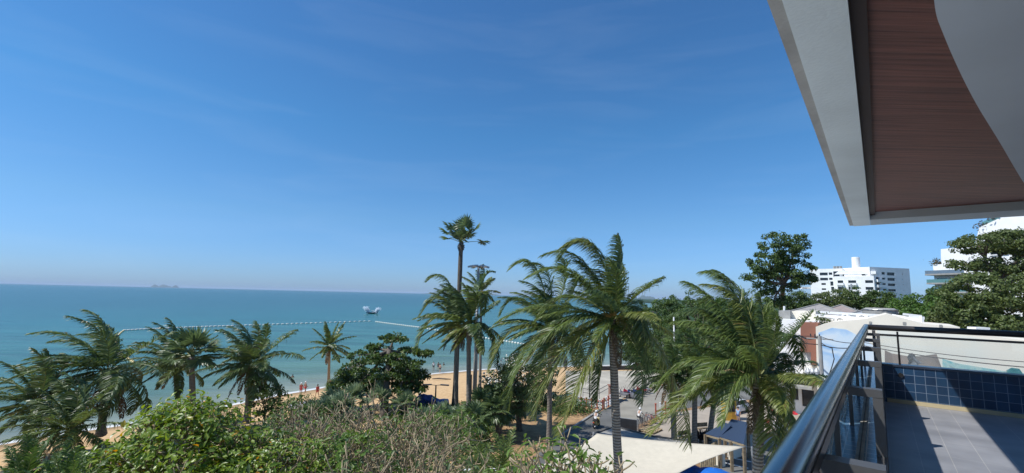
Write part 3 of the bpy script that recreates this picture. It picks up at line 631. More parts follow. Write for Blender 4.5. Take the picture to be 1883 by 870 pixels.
# big windblown palm in the middle
D=24.; cr=(1126,585); top=aty(*cr,D)
cus=C_(D,cr,[(1126,580,0),(1122,500,.2),(1105,405,.3),(1030,462,.2)],[(1128,582,0),(1132,510,.4),(1122,420,.7),(1060,420,.9),(1032,480,.9)],
 [(1132,580,0),(1146,520,.5),(1150,470,.6),(1140,430,.5)],[(1118,578,0),(1080,520,-.6),(1040,470,-1.1),(965,520,-1.4)],[(1115,582,0),(1060,570,-.2),(990,545,-.3),(915,600,-.3)],
 [(1116,588,0),(1060,575,-1.),(1000,590,-1.8),(945,690,-2.)],[(1116,592,0),(1050,610,-1.2),(1000,660,-2.),(985,745,-2.)],[(1118,596,0),(1085,620,-1.6),(1050,680,-2.4),(1020,770,-2.6)],
 [(1138,586,0),(1180,585,-.8),(1222,640,-1.4),(1240,790,-1.6)],[(1136,582,0),(1165,545,.4),(1185,580,.8),(1180,680,.9)],[(1134,584,0),(1158,540,-.9),(1172,570,-1.5),(1168,660,-1.7)],
 [(1124,598,0),(1110,650,.2),(1100,690,.2),(1098,735,.1)],[(1122,584,0),(1085,545,.9),(1040,520,1.5),(990,600,1.8)],[(1120,586,0),(1075,580,1.2),(1020,600,2.),(975,680,2.2)],[(1124,582,0),(1100,490,1.),(1070,440,1.5),(1000,470,1.8)],[(1138,590,0),(1175,600,.9),(1200,660,1.6),(1195,750,1.8)])
coconut_palm(top,[onz(1133,1020,GZ)[0],D+.2,GZ],'tall middle coconut palm with orange flower stalks, rising in front of the cream shade sail',fl=4.0,nf=13,seed=5,r=(.24,.2),nl=88,custom=cus,lw=.032,lls=.235,wind=.16,spathe=True,skirt=3,lean=-.1)
# palm behind it
D=42.; cr=(1012,606); top=aty(*cr,D)
cus=C_(D,cr,[(1012,600,0),(1000,520,.3),(985,450,.4),(935,500,.4)],[(1012,600,0),(975,550,.3),(940,530,.3),(920,585,.4)],[(1012,602,0),(1020,520,.9),(1010,470,1.3),(965,490,1.5)],[(1012,604,0),(960,590,-.8),(925,600,-1.4),(905,680,-1.6)],[(1010,608,0),(970,620,-1.),(945,660,-1.6),(940,740,-1.7)],[(1014,604,0),(1040,520,.4),(1050,490,.8),(1030,470,1.2)],[(1012,608,0),(1000,640,-1),(985,690,-1.5),(975,740,-1.6)],[(1016,606,0),(1050,580,.8),(1075,620,1.5),(1080,700,1.7)])
coconut_palm(top,onz(1010,818,GZ),'coconut palm with grey trunk beside the road, left of the tall middle one',fl=5.6,nf=17,seed=6,r=(.27,.2),nl=70,custom=cus,lw=.042,wind=.24,lls=.235)
# palm at the right by the railing
D=19.; cr=(1395,695); top=aty(*cr,D)
cus=C_(D,cr,[(1390,690,0),(1365,610,.3),(1330,540,.5),(1275,525,.6)],[(1392,690,0),(1380,590,.6),(1390,500,.9),(1320,505,1.2)],[(1394,690,0),(1395,600,.2),(1385,530,.4),(1310,530,.6)],[(1388,692,0),(1340,625,-.3),(1300,590,-.5),(1235,600,-.5)],
 [(1388,695,0),(1350,650,-.6),(1300,640,-1.2),(1240,720,-1.4)],[(1386,700,0),(1350,670,-1.),(1320,672,-1.5),(1292,760,-1.7)],[(1386,698,0),(1330,690,-.4),(1270,685,-.8),(1185,785,-1.)],[(1400,690,0),(1418,620,.5),(1432,575,.8),(1425,545,.9)],
 [(1402,690,0),(1435,610,-.1),(1470,590,0),(1478,680,.1)],[(1404,694,0),(1440,640,.6),(1475,640,1.),(1480,720,1.1)],[(1404,698,0),(1440,695,-.2),(1480,680,-.3),(1530,690,-.4)],[(1396,704,0),(1395,745,-.7),(1400,800,-1.1),(1388,880,-1.2)],
 [(1400,702,0),(1420,730,-.5),(1430,790,-.8),(1425,870,-.9)],[(1392,692,0),(1370,590,1.),(1345,560,1.5),(1270,590,1.8)],[(1398,690,0),(1410,580,.7),(1400,520,1.2),(1350,500,1.5)],[(1390,694,0),(1340,660,.9),(1290,655,1.7),(1240,740,2.)],[(1404,696,0),(1450,670,.8),(1480,700,1.4),(1490,770,1.5)])
coconut_palm(top,[aty(1385,1000,D)[0],D+.1,GZ],'nearest coconut palm, at the right beside the balcony handrail',fl=3.4,nf=13,seed=8,r=(.22,.2),nl=88,custom=cus,lw=.028,lls=.24,wind=.18,skirt=2)
# paired palms and the tall toddy palm
coconut_palm(aty(862,598,47),onz(862,792,GZ),'coconut palm in front of the tall lamp mast, right hand one of the pair',fl=5.0,nf=14,seed=12,lls=.24,r=(.28,.22),nl=48,wind=.24,lw=.06,
   custom=C_(47,(862,598),[(862,596,0),(870,550,.4),(885,495,.6),(905,500,.7)],[(862,596,0),(850,540,.3),(830,510,.4),(790,560,.5)],[(864,600,0),(895,580,.2),(912,610,.3),(915,670,.3)],[(864,598,0),(880,530,-.4),(895,520,-.8),(890,580,-1)]))
coconut_palm(aty(839,592,54),onz(839,756,GZ),'coconut palm left of the lamp mast, left hand one of the close pair',fl=5.4,nf=14,seed=13,lls=.24,r=(.28,.2),nl=48,wind=.28,lw=.06,
   custom=C_(54,(839,592),[(839,590,0),(820,540,.3),(800,530,.4),(770,585,.5)],[(839,592,0),(805,570,-.3),(780,590,-.5),(770,650,-.6)],[(839,592,0),(835,520,.3),(810,490,.5),(780,520,.6)]))
coconut_palm(aty(885,536,62),onz(882,742,GZ),'small ragged coconut palm right behind the tall lamp mast',fl=3.6,nf=10,seed=14,lls=.25,r=(.22,.16),nl=40,wind=.12,lw=.06,skirt=1,nuts=False)
fan_palm(aty(848,446,57),onz(836,752,GZ),'very tall fan palm with a small ragged crown standing highest against the blue sky',nl=7,R=1.45,pet=1.2,seed=3,r=(.34,.27),elr=(80,35),boots=True,
   custom=[(PI,math.radians(55),2.2,1.6),(PI+.3,math.radians(38),2.0,1.5),(PI-.3,math.radians(62),2.0,1.4),(.2,math.radians(80),2.3,1.6),(-.5,math.radians(72),2.4,1.7),(.1,math.radians(48),2.6,1.3),(.05,math.radians(8),2.6,1.35),(PI-.2,math.radians(22),1.7,1.3),(2.0,math.radians(70),2.1,1.5)])
# left group
coconut_palm(aty(196,682,42),onz(186,798,GZ),'big dark coconut palm at the left with long fronds streaming out over the sea',fl=7.0,nf=20,seed=21,lls=.235,r=(.34,.24),nl=50,dark=True,wind=.27,lw=.06,skirt=5)
coconut_palm(aty(66,742,40),onz(48,822,GZ),'leftmost coconut palm, its fronds cut off by the picture edge',fl=5.6,nf=18,seed=22,lls=.235,r=(.3,.22),nl=44,dark=True,wind=.3,lw=.06)
coconut_palm(aty(128,790,37),onz(120,846,GZ),'short dark coconut palm between the two tall ones at the left',fl=4.8,nf=18,seed=23,lls=.235,r=(.3,.24),nl=40,dark=True,wind=.25,lw=.055)
fan_palm(aty(352,655,47),onz(356,782,GZ),'bushy fan palm left of the shrub top, green fans in front of the sea',nl=22,R=1.6,pet=1.7,seed=24,r=(.3,.26))
coconut_palm(aty(322,668,50),onz(330,775,GZ),'dark coconut palm leaning behind the bushy fan palm',fl=5.2,nf=18,seed=27,lls=.235,r=(.3,.22),nl=44,dark=True,wind=.3,lw=.06)
coconut_palm(aty(462,672,48),onz(454,776,GZ),'dense coconut palm with drooping fronds standing before the strip of sand at the left',fl=5.6,nf=22,seed=25,lls=.235,r=(.34,.27),nl=46,dark=True,wind=.17,lw=.06,skirt=5)
coconut_palm(aty(606,637,66),onz(604,708,gz(-25,67)),'small slender coconut palm alone beside the dark tiered almond tree',fl=4.0,nf=13,seed=26,r=(.24,.17),nl=34,wind=.07,lw=.075,skirt=1)
for i,(x,y,bx,by,D_) in enumerate(((1236,690,1240,818,44.5),(1278,672,1277,818,45.5),(1318,700,1303,816,46))):
    coconut_palm(aty(x,y,D_),onz(bx,by,GZ),['dark coconut palm behind the hanging fronds, leftmost of three by the sandy path','dark coconut palm in the middle of the three by the sandy path','dark coconut palm nearest the blue roofed kiosk'][i],fl=4.4,nf=20,lls=.24,seed=31+i,r=(.26,.22),nl=38,dark=True,wind=.14,lw=.055)
# small fan palms beside the sandy yard
for i,(x,y,bx,by,n_) in enumerate(((915,752,918,812,20),(953,738,955,792,20),(884,742,886,778,16),(905,728,905,768,15),(870,772,868,822,14),(935,715,936,760,15))):
    b_=onz(bx,by,GZ); fan_palm(aty(x,y,b_[1]),b_,['shaggy trunked fan palm at the front of the sandy yard','fan palm with a thick dark trunk in the middle of the sandy yard','low fan palm beside the foot of the lamp mast','fan palm in front of the flowering frangipani','low fan palm at the front left corner of the sandy yard','fan palm under the flowering frangipani'][i],nl=n_,R=1.15,pet=1.0,seed=40+i,r=(.3,.3),elr=(80,-50),boots=i<2,mat_='frond_fan')
for i,(x,y,bx,by) in enumerate(((612,740,612,766),(622,716,622,754),(640,706,640,750),(676,704,676,748),(712,700,712,748),(602,756,602,778),(650,730,650,765),(700,730,700,768),(628,746,628,775),(745,742,745,770),(574,764,574,784),(812,765,812,782),(845,770,845,788),(780,775,780,790))):
    b_=onz(bx,by,GZ); t_=aty(x,y,b_[1]); fan_palm((t_[0],t_[1],max(t_[2]-.35,b_[2]+.5)),b_,'low grey green fan palm in the thick planting between the bare twigs and the beach',nl=15,R=1.2,pet=1.0,seed=60+i,elr=(85,5),mat_='frond_grey',trunk=True,r=(.14,.12),group='low fan palms behind the bare thicket')
# ------------------------------------------------------------------ broadleaf trees
def ell(x,y,D,rx,rz,ry=None): 
    c=aty(x,y,D); return (c,(rx,ry or rx,rz))
D=55.; k=D/F
tiers=[(725,622,36,6),(690,640,30,6),(745,648,46,7),(672,658,55,8),(742,668,44,8),(640,682,35,9),(715,685,72,10),(765,690,32,8),(660,705,52,10),(762,712,40,9),(722,712,60,10)]
broad_tree(onz(705,772,GZ),[ell(x,y,D+random.uniform(-1.2,1.2),rx*k,rz*k,rx*k*.9) for x,y,rx,rz in tiers],'dark tiered sea almond tree spreading over the beach in the centre left',trunk_r=.35,nleaf=15000,leaf=.34,clump=.62,nclump=230,mat_='almond',seed=4,name='almond_tree',flat=.45,lobe_shell=.2,trunk_top=aty(716,640,D))
D=46.
fl=broad_tree(onz(952,775,GZ),[ell(945,700,D,2.2,1.9),ell(915,705,D,1.4,1.6),ell(985,695,D,1.9,1.9),ell(950,672,D,1.6,1.0),ell(1000,725,D,1.2,1.4)],'frangipani tree speckled with white blossom left of the plaza',trunk_r=.18,nleaf=5200,leaf=.3,clump=.6,nclump=110,mat_='plumedark',seed=9,name='frangipani_tree')
rg=np.random.default_rng(5); n=480; d_=nrm(rg.normal(size=(n,3))); d_[:,2]=np.abs(d_[:,2]); d_[:,1]=-np.abs(d_[:,1])
cc=[ell(945,700,D,2.2,1.9),ell(915,705,D,1.4,1.6),ell(985,695,D,1.9,1.9),ell(950,672,D,1.6,1.0)]
P=np.concatenate([np.asarray(c)+d_[i::4]*np.asarray(r)*1.13 for i,(c,r) in enumerate(cc)]); mb=MB(); scatter_leaves(mb,P,nrm(rg.normal(size=(len(P),3))+np.array([0,-1,.8])),.16,.14,rg); mb.build('blossom',M['flower'],fl)
broad_tree(onz(485,778,GZ),[ell(490,735,47,1.5,1.7),ell(478,712,47,1.0,1.2),ell(505,752,47,1.0,1.0)],'dark leafy shrub at the foot of the dense coconut palm',trunk_r=.12,nleaf=2600,leaf=.25,clump=.5,nclump=50,mat_='almond',seed=15,name='leafy_shrub',cat='shrub')
# tall tree and far woods on the right
D=92.
broad_tree(onz(1438,640,GZ),[ell(1432,452,D,4.2,2.6),ell(1465,447,D,2.2,1.8),ell(1408,480,D,3.6,2.6),ell(1462,490,D,3.8,2.4),ell(1400,512,D,3.0,2.0),ell(1440,515,D,4.2,2.6),ell(1478,518,D,2.2,1.8),ell(1425,545,D,3.2,1.8)],'tall open crowned tree standing alone above the rooftops left of the white apartment block',trunk_r=.55,nleaf=14000,leaf=.46,clump=1.05,nclump=150,mat_='treeleaf',seed=17,trunk_top=aty(1440,520,D))
D=66.
broad_tree(onz(1832,700,GZ),[ell(1800,450,D,3.0,1.5),ell(1840,446,D,4.0,1.8),ell(1890,449,D,4,2.2),ell(1775,485,D,1.8,1.0),ell(1850,490,D,4,1.2),ell(1905,500,D,3.5,1.6)],'large spreading rain tree at the right edge in front of the terraced white building',trunk_r=.55,nleaf=19000,leaf=.36,clump=.95,nclump=270,mat_='treeolive',seed=18,flat=.55,trunk_top=aty(1835,520,D))
broad_tree(onz(1800,720,GZ),[ell(1790,540,60,3.5,2.4),ell(1840,535,61,4.2,2.6),ell(1770,575,60,3.5,2.4),ell(1830,580,60,5,3),ell(1890,560,62,4,3.5)],'dense olive green tree below the large rain tree at the right edge',trunk_r=.4,nleaf=20000,leaf=.4,clump=.95,nclump=230,mat_='treeolive',seed=19)
far=[(1190,590,108,6.5,5,'treeleaf','dark tree on the far shore beside the visible wedge of sea'),(1225,582,102,6,4.6,'treeleaf','rounded green tree of the shore wood left of the white pole'),(1262,568,104,6.5,4.2,'treeleaf','green tree rising highest in the shore wood behind the palms'),(1172,625,98,5,4,'treeleaf','low dark tree at the left end of the shore wood'),(1215,630,92,6,4.5,'treeleaf','dark tree in front of the shore wood below the visible sea'),(1290,600,96,7,6,'treeleaf','wide tree of the shore wood behind the right coconut palm'),(1345,580,100,6.5,5,'treeleaf','tree behind the top of the right coconut palm'),(1390,570,104,6,4.5,'treeleaf','tree filling the gap left of the tall open tree'),(1312,566,116,5,3.5,'treebright','pale green tree peeping above the shore wood'),
 (1500,558,112,4.5,2.4,'treeolive','low tree at the left foot of the white apartment block'),(1540,550,114,5.5,2.8,'treeolive','tree in front of the left wing of the white apartment block'),(1585,548,112,5.5,2.6,'treeleaf','dark tree in front of the middle of the white apartment block'),(1625,556,108,4.5,2.6,'treeleaf','dark tree before the right wing of the white apartment block'),(1462,555,110,4,2.6,'treeleaf','small dark tree between the tall open tree and the apartment block'),
 (1660,570,84,3.4,2.4,'treebright','yellowish green tree right of the apartment block'),(1700,566,82,4.2,2.6,'treebright','bright green rounded tree in the gap between the two white buildings'),(1745,572,76,3.8,2.8,'treebright','bright green tree beside the dense olive tree'),(1726,545,92,2.6,1.8,'treeleaf','dark tree top under the balconies of the terraced building'),(1690,590,72,4,2.2,'treebright','low green tree behind the wall of the mural building'),(1650,592,80,3.2,2,'treeolive','low olive green tree behind the pergola roof'),(1740,606,66,4.5,2.4,'treebright','low green tree behind the right end of the mural wall'),(1830,610,58,5,2.5,'treeolive','low dark tree behind the balcony end railing')]
for i,(x,y,D,rx,rz,mm,lb) in enumerate(far):
    g_=aty(x,y,D); c=g_; rnd=random.Random(i)
    lobes=[(c,(rx*.75,rx*.75,rz)),(c+np.array([rx*.55,-.6,-rz*.25]),(rx*.55,rx*.55,rz*.75)),(c+np.array([-rx*.55,-.8,-rz*.3]),(rx*.55,rx*.55,rz*.75)),(c+np.array([0,-rx*.5,-rz*.6]),(rx*.7,rx*.5,rz*.8))]
    broad_tree((c[0],c[1]+.5,GZ),lobes,lb,trunk_r=.35,nleaf=6000,leaf=.42,clump=.9,nclump=95,mat_=mm,seed=100+i,group='trees of the wood behind the rooftops' if x>1440 else 'trees of the shore wood',flat=.65)
# ------------------------------------------------------------------ near planting
def shrub_tree(px_,py_,D,spec,label,seed,mat_='shrub',n=9,ln=.3,wd=.15,depth=5,trunk_r=.12,stem=3.2,bark='twig',spread=.7,up=.35,l0=1.05,starts=4,name='leafy_tree',cat='tree',wind=0,group=None,sp=.1,kmax=3,shrink=.82):
    rnd=random.Random(seed); rg=np.random.default_rng(seed); c=aty(px_,py_,D); base=np.array([c[0]+.3,c[1]+.5,GZ]); root=empty(name,base,label,cat,group)
    mb=MB(); tips=[]
    fork=np.array([c[0],c[1],c[2]-stem]); mb.tube(bez([base,(base+fork)/2+np.array([.3,0,0]),fork],8),np.linspace(trunk_r*1.3,trunk_r,8),8)
    for i in range(starts):
        a=i*2*PI/starts+rnd.uniform(-.4,.4); d=nrm(np.array([math.cos(a)*spec,math.sin(a)*spec,.8])); candelabra(mb,tips,fork,d,l0,trunk_r*.55,depth,rnd,up,spread,wind,kmax=kmax,shrink=shrink)
    mb.build('trunk',M[bark],root,True)
    mb=MB(); rosettes(mb,tips,rg,n,ln,wd,sp=sp); mb.build('crown',M[mat_],root)
    return root
# bright leafy tree in the left foreground: three neighbouring crowns
shrub_tree(352,752,17.5,.6,'bright green leafy tree whose top reaches up among the palms in the left foreground',71,n=7.5,stem=2.9,depth=5,sp=.17,ln=.22,wd=.12,l0=.85)
shrub_tree(215,868,16.5,.95,'leftmost bright green leafy tree, low and wide beside the feathery palm clumps',72,n=7.5,stem=2.4,depth=5,sp=.17,ln=.22,wd=.12,l0=.85)
shrub_tree(345,860,15.5,.9,'bright green leafy tree at the bottom edge, below the one reaching among the palms',74,n=7.5,stem=2.5,depth=5,sp=.17,ln=.21,wd=.115,l0=.8)
shrub_tree(465,850,17.0,.9,'bright green leafy tree beside the bare twig thicket',73,n=7.5,stem=2.5,depth=5,sp=.17,ln=.21,wd=.115,l0=.8)
# bare frangipani thicket
th=[(560,805,24,1),(620,780,26,2),(680,772,25,3),(745,785,25,4),(790,812,23,5),(590,842,20,6),(665,835,20,7),(735,845,19.5,8),(790,868,19,9),(535,862,18.5,10),(630,885,17,11),(720,895,17,12),(500,815,26,14),(455,800,29,15),(590,815,23,16),(700,815,22.5,17),(770,835,21.5,18)]
for i,(x,y,D,sd) in enumerate(th):
    shrub_tree(x,y,D,1.0,'bare grey brown frangipani with scattered green leaves in the tangled thicket at the bottom centre',200+sd,mat_='plumedark' if i%3 else 'plume',n=.8 if i%4 else 2.4,ln=.26,wd=.10,depth=4,trunk_r=.095,stem=2.1,bark='twig' if i%3 else 'twigdark',spread=.85,up=.3,l0=1.15,starts=5,name='bare_frangipani',group='bare frangipani thicket',sp=.05,shrink=.8,kmax=2)
for i,(x,y,D,lb) in enumerate(((470,842,19,'small leafy green shrub between the bright leafy trees and the bare thicket'),(812,800,27,'leafy green shrub behind the bare thicket, below the blue tarpaulin'),(560,770,30,'leafy green shrub at the back of the bare thicket, near the covered boat'),(640,850,18.5,'leafy green shrub growing inside the bare thicket'))):
    shrub_tree(x,y,D,.9,lb,400+i,mat_='plume' if i%2 else 'grassy',n=6,ln=.24,wd=.1,depth=4,trunk_r=.08,stem=1.3,l0=.7,starts=5,name='leafy_shrub',cat='shrub',sp=.08)
# near frangipani branches with large leaves
shrub_tree(1040,880,9.4,1.2,'near frangipani with curling pale branches and large fresh leaves in front of the cream sail',301,mat_='plume',n=2.2,ln=.2,wd=.08,depth=4,trunk_r=.075,stem=1.0,spread=.8,up=.55,l0=.5,starts=5,name='frangipani_tree',sp=.03,kmax=3)
shrub_tree(968,900,10.5,1.0,'leafy frangipani at the bottom centre, left of the bare branches before the sail',302,mat_='plume',n=4,ln=.2,wd=.085,depth=4,trunk_r=.07,stem=1.0,spread=.7,up=.4,l0=.42,starts=5,name='frangipani_tree',sp=.04)
# arching frond clumps
def frond_clump(px_,py_,D,label,n,ln,seed,m_='frond',name='frond_shrub',el=(85,20),lls=.16,h=0.):
    rnd=random.Random(seed); c=aty(px_,py_,D); root=empty(name,(c[0],c[1],GZ),label,'shrub')
    mb=MB()
    for i in range(4): mb.tube([(c[0]+.3*math.cos(i*1.6),c[1]+.3*math.sin(i*1.6),GZ),(c[0]+.15*math.cos(i*1.6),c[1]+.15*math.sin(i*1.6),c[2])],[.07,.05],7)
    mb.build('stem',M['twigdark'],root)
    mb=MB()
    for i in range(n):
        k=(i+.5)/n; p=palm_path(c,i*2.4,math.radians(el[0]+(el[1]-el[0])*k),ln*rnd.uniform(.8,1.1),.45,.05,rnd=rnd); frond(mb,p,26,ln*lls*1.3,.045,.15,.5,rnd=rnd,rr=.014)
    mb.build('crown',[M[m_],M['rachis']],root)
frond_clump(925,880,21,'dark arching palm clump at the bottom centre beside the parked white car',18,2.0,81)
frond_clump(885,880,23,'arching green palm clump left of the dark one at the bottom centre',16,1.9,82)
frond_clump(40,905,15,'feathery green palm clump in the bottom left corner',22,1.6,83,'grassy')
frond_clump(115,925,14,'feathery green palm clump beside the corner one at the bottom left',20,1.5,84,'grassy')
# ground cover
def cover(poly_fn,n,h,ln,mm,seed):
    rg=np.random.default_rng(seed); P=poly_fn(rg,n); z=ground_h(P); O=np.column_stack([P,z+rg.uniform(0,1,len(P))**1.5*h])
    mb=MB(); scatter_leaves(mb,O,nrm(rg.normal(size=(len(P),3))*.5+np.array([0,-.3,1])),ln,ln*.35,rg,down=-.6); o=mb.build('ground_cover',M[mm]); tag(o,kind='stuff'); return o
def band(rg,n):
    x=rg.uniform(-40,-1.5,n*2); y=rg.uniform(30,60,n*2); P=np.stack([x,y],1); s=shore(P); k=(s>27+3*np.sin(x*.8))&(y<56+1.5*np.sin(x))
    return P[k][:n]
cover(band,16000,1.0,.5,'grassy',91)
def band2(rg,n):
    c=np.array([(7.2,58.5),(8.5,57),(4.5,57.5),(2,58.5),(6,55.8),(-2,52),(-3,48)]); i=rg.integers(0,len(c),n); return c[i]+rg.normal(size=(n,2))*np.array([1.2,.9])
cover(band2,3500,1.3,.4,'grassy',92)
# ------------------------------------------------------------------ roads, plaza
def sheet(name,pts,z,m,kind='structure',t=None):
    mb=MB(); P=[(p[0],p[1],z) for p in pts]
    if t: mb.prism([(p[0],p[1],z-t) for p in pts],(0,0,t))
    else: mb.add(P,[tuple(range(len(P)))])
    o=mb.build(name,m); 
    if kind: tag(o,kind=kind)
    return o
g2=lambda x,y,z=GZ: onz(x,y,z)[:2]
sheet('plaza',[g2(1040,745),g2(1062,747),g2(1108,753),g2(1138,737),g2(1180,718),g2(1240,700),g2(1300,690),g2(1290,676),g2(1155,682.5),g2(1040,682.5)],GZ+.06,M['plaza'],t=.3)
sheet('road',[g2(985,838),g2(1008,818),g2(1108,755),g2(1140,738),g2(1180,719),g2(1250,700),g2(1420,690),g2(1420,730),g2(1300,745),g2(1220,758),g2(1150,790),g2(1090,815),g2(1040,860),g2(985,1000),g2(900,1000)],GZ+.012,M['asphalt'])
sheet('forecourt',[g2(1140,742),g2(1180,719),g2(1245,703),g2(1250,752),g2(1222,760),g2(1174,781),g2(1142,779)],GZ+.016,M['forecourt'])
sheet('yard',[(-30,-40),(60,-40),(60,22),(24,28),(-4,27),(-30,24)],GZ+.008,mat('pale yard paving',(.46,.46,.45),.9))  # unseen pale sheet added to bounce neutral light up to the soffit
sheet('path',[g2(1172,800),g2(1225,762),g2(1320,746),g2(1480,735),g2(1480,815),g2(1300,850),g2(1180,840)],GZ+.02,M['paver'])
sheet('lane',[g2(1250,905),g2(1310,853),g2(1480,800),g2(1700,760),g2(1850,800),g2(1850,900),g2(1500,1100),g2(1250,1100)],GZ+.028,M['asphalt'])
kb=MB(); a,b_=g2(1010,816),g2(1106,752.5)
for i in range(22):
    p=a+(b_-a)*(i/22); q=a+(b_-a)*((i+.96)/22); kb.bar((p[0],p[1],GZ+.07),(q[0],q[1],GZ+.07),.25,.15)
tag(kb.build('kerb',M['concrete']),kind='structure')
for (p,q,lb) in((g2(1322,838),g2(1420,858),0),(g2(1318,848),g2(1376,862),1)):
    mb=MB(); d=nrm(np.array(q)-np.array(p)); n_=np.array([-d[1],d[0]])*.11; mb.add([(p[0]-n_[0],p[1]-n_[1],GZ+.034),(q[0]-n_[0],q[1]-n_[1],GZ+.034),(q[0]+n_[0],q[1]+n_[1],GZ+.034),(p[0]+n_[0],p[1]+n_[1],GZ+.034)],[(0,1,2,3)]); tag(mb.build('road_marking',M['white']),kind='structure')
# dark sea wall and rail at the back of the plaza
a=onz(1090,681.5,GZ); b=onz(1300,676,GZ)
root=empty('sea_wall',(a+b)/2,'low dark wall along the sea side of the plaza','wall')
mb=MB(); mb.bar(a+[0,0,.35],b+[0,0,.35],.3,.7); mb.build('wall',mat('stained wall',(.075,.072,.07),.9,var=.3,scale=.8),root)
mb=MB(); mb.bar(a+[0,0,.73],b+[0,0,.73],.4,.06); mb.build('coping',M['concrete'],root)
# red and white fences
def fence(a,b,label,n,hgt=1.05,post='redpaint',bars=True,pl=True):
    a=np.asarray(a);b=np.asarray(b); root=empty('picket_fence',(a+b)/2,label,'fence')
    for i in range(n+1):
        p=a+(b-a)*i/n; mb=MB(); mb.box(p+np.array([0,0,hgt/2]),(.14,.14,hgt)); mb.box(p+np.array([0,0,hgt+.04]),(.2,.2,.08)); mb.build('post',M[post] if i%2==0 else M['white'],root)
    mb=MB(); 
    for z in(.3,.62): mb.bar(a+[0,0,z],b+[0,0,z],.06,.09)
    mb.build('rail',M['white'],root)
    mb=MB(); mb.bar(a+[0,0,.92],b+[0,0,.92],.08,.12); mb.build('rail',M['redpaint'],root)
    return root
fa,fb,fc=onz(1040,743,GZ+.06),onz(1108,753,GZ),onz(1137,738,GZ)
fence(fa,fb,'faded red and white picket fence at the front of the plaza, above the planted bank',14)
fence(fb+[.2,.1,0],fc,'faded red and white picket fence running from the corner up to the brick pillar',7,1.25)
fence(onz(1206,772,GZ),onz(1250,762,GZ),'orange red fence section right of the parked bicycles',5,1.7)
# light steel rail on the plaza
root=empty('steel_rail',onz(1085,735,GZ),'thin dark steel handrail between the picket fence and the brick pillar','railing')
mb=MB(); pts=[onz(1072,736,GZ+.06),onz(1094,740,GZ+.06),onz(1102,738,GZ+.06),onz(1120,727,GZ+.06)]
for p in pts: mb.bar(p,p+[0,0,1.5],.05)
for z in(1.5,1.0):
    for p,q in zip(pts[:-1],pts[1:]): mb.bar(p+[0,0,z],q+[0,0,z],.05)
mb.build('rail',M['darksteel'],root)
p=onz(1127,737,GZ); root=empty('brick_pillar',p,'square brick pillar at the corner of the plaza beside the tall palm trunk','pillar')
mb=MB(); mb.box(p+[0,0,.95],(1.0,1.0,1.9)); mb.build('shaft',M['brick'],root); mb=MB(); mb.box(p+[0,0,1.95],(1.2,1.2,.12)); mb.build('cap',M['terracotta'],root)
def lamp_post(p,h,label,arms=True,arm=1.0,r=.06):
    root=empty('lamp_post',p,label,'lamp post'); mb=MB(); mb.tube([p,p+np.array([0,0,h*.5]),p+np.array([0,0,h])],[r*1.3,r,r*.8],8); mb.tube([p,p+np.array([0,0,.4])],[r*2,r*1.8],8); mb.build('pole',M['black'],root)
    if arms:
        for s in(-1,1):
            mb=MB(); t=p+np.array([0,0,h]); mb.bar(t,t+np.array([s*arm*.5,0,.06]),.05); mb.prism([t+np.array([s*arm*.35,-.16,.02]),t+np.array([s*arm*1.05,-.16,-.02]),t+np.array([s*arm*1.05,.16,-.02]),t+np.array([s*arm*.35,.16,.02])],(0,0,.1)); mb.build('lamp_head',M['darksteel'],root)
    return root
lamp_post(onz(799,772,GZ),3.6,'black lamp post with two flat arms beside the blue tarpaulin',arm=1.35,r=.09)
lamp_post(onz(1084,735,GZ+.06),5.2,'slim black lamp post standing on the plaza',arms=False)
lamp_post(onz(866,725,gz(-4.5,68)),2.6,'short dark bollard lamp on the sand beside the palm trunk',arms=False,r=.09)
# tall lamp mast
p=onz(872,748,GZ); t=aty(880,492,p[1]); root=empty('lamp_mast',p,'tall grey steel mast with a ring of floodlights rising behind the palm pair','lamp post')
mb=MB(); mb.tube([p,p+(t-p)*.5,t],[.3,.22,.14],12); mb.build('pole',M['pole'],root,True)
mb=MB(); mb.ring(t+[0,0,.1],np.array([0,0,1.]),.75,.06,16,6); 
for i in range(4): a=i*PI/2; mb.bar(t+[0,0,.1],t+np.array([.75*math.cos(a),.75*math.sin(a),.1]),.06)
mb.build('head_frame',M['steel'],root)
for i in range(6):
    a=i*PI/3+.2; c=t+np.array([1.0*math.cos(a),1.0*math.sin(a),.12]); mb=MB(); mb.box(c,(.7,.5,.22),[np.array([math.cos(a),math.sin(a),-.25]),np.array([-math.sin(a),math.cos(a),0]),np.array([.2*math.cos(a),.2*math.sin(a),1])]); mb.build('floodlight',M['steel'],root)
# black sheet gate and mesh
a,b=onz(1136,790,GZ),onz(1172,795,GZ); a2=onz(1120,777,GZ)
root=empty('metal_gate',(a+b)/2,'black sheet metal gate leaf across the end of the road','gate')
mb=MB(); mb.bar(a+[0,0,.62],b+[0,0,.62],.05,1.1); mb.build('sheet_panel',mat('black sheet metal',(.035,.037,.042),.5,.3,var=.2),root)
mb=MB(); 
for q in(a,b): mb.bar(q,q+[0,0,1.35],.08)
mb.bar(a+[0,0,1.22],b+[0,0,1.22],.06); mb.build('gate_frame',M['pole'],root)
a,b=b+[.12,.05,0],onz(1190,781,GZ)
root=empty('mesh_fence',(a+b)/2,'small wire mesh fence panel joining the black gate','fence')
mb=MB()
for i in range(4): q=a+(b-a)*i/3; mb.bar(q,q+[0,0,1.25],.05)
for i in range(8): z=.1+i*.16; mb.bar(a+[0,0,z],b+[0,0,z],.012)
for i in range(13): q=a+(b-a)*i/12; mb.bar(q+[0,0,.05],q+[0,0,1.22],.012)
mb.build('mesh_panel',M['steel'],root)
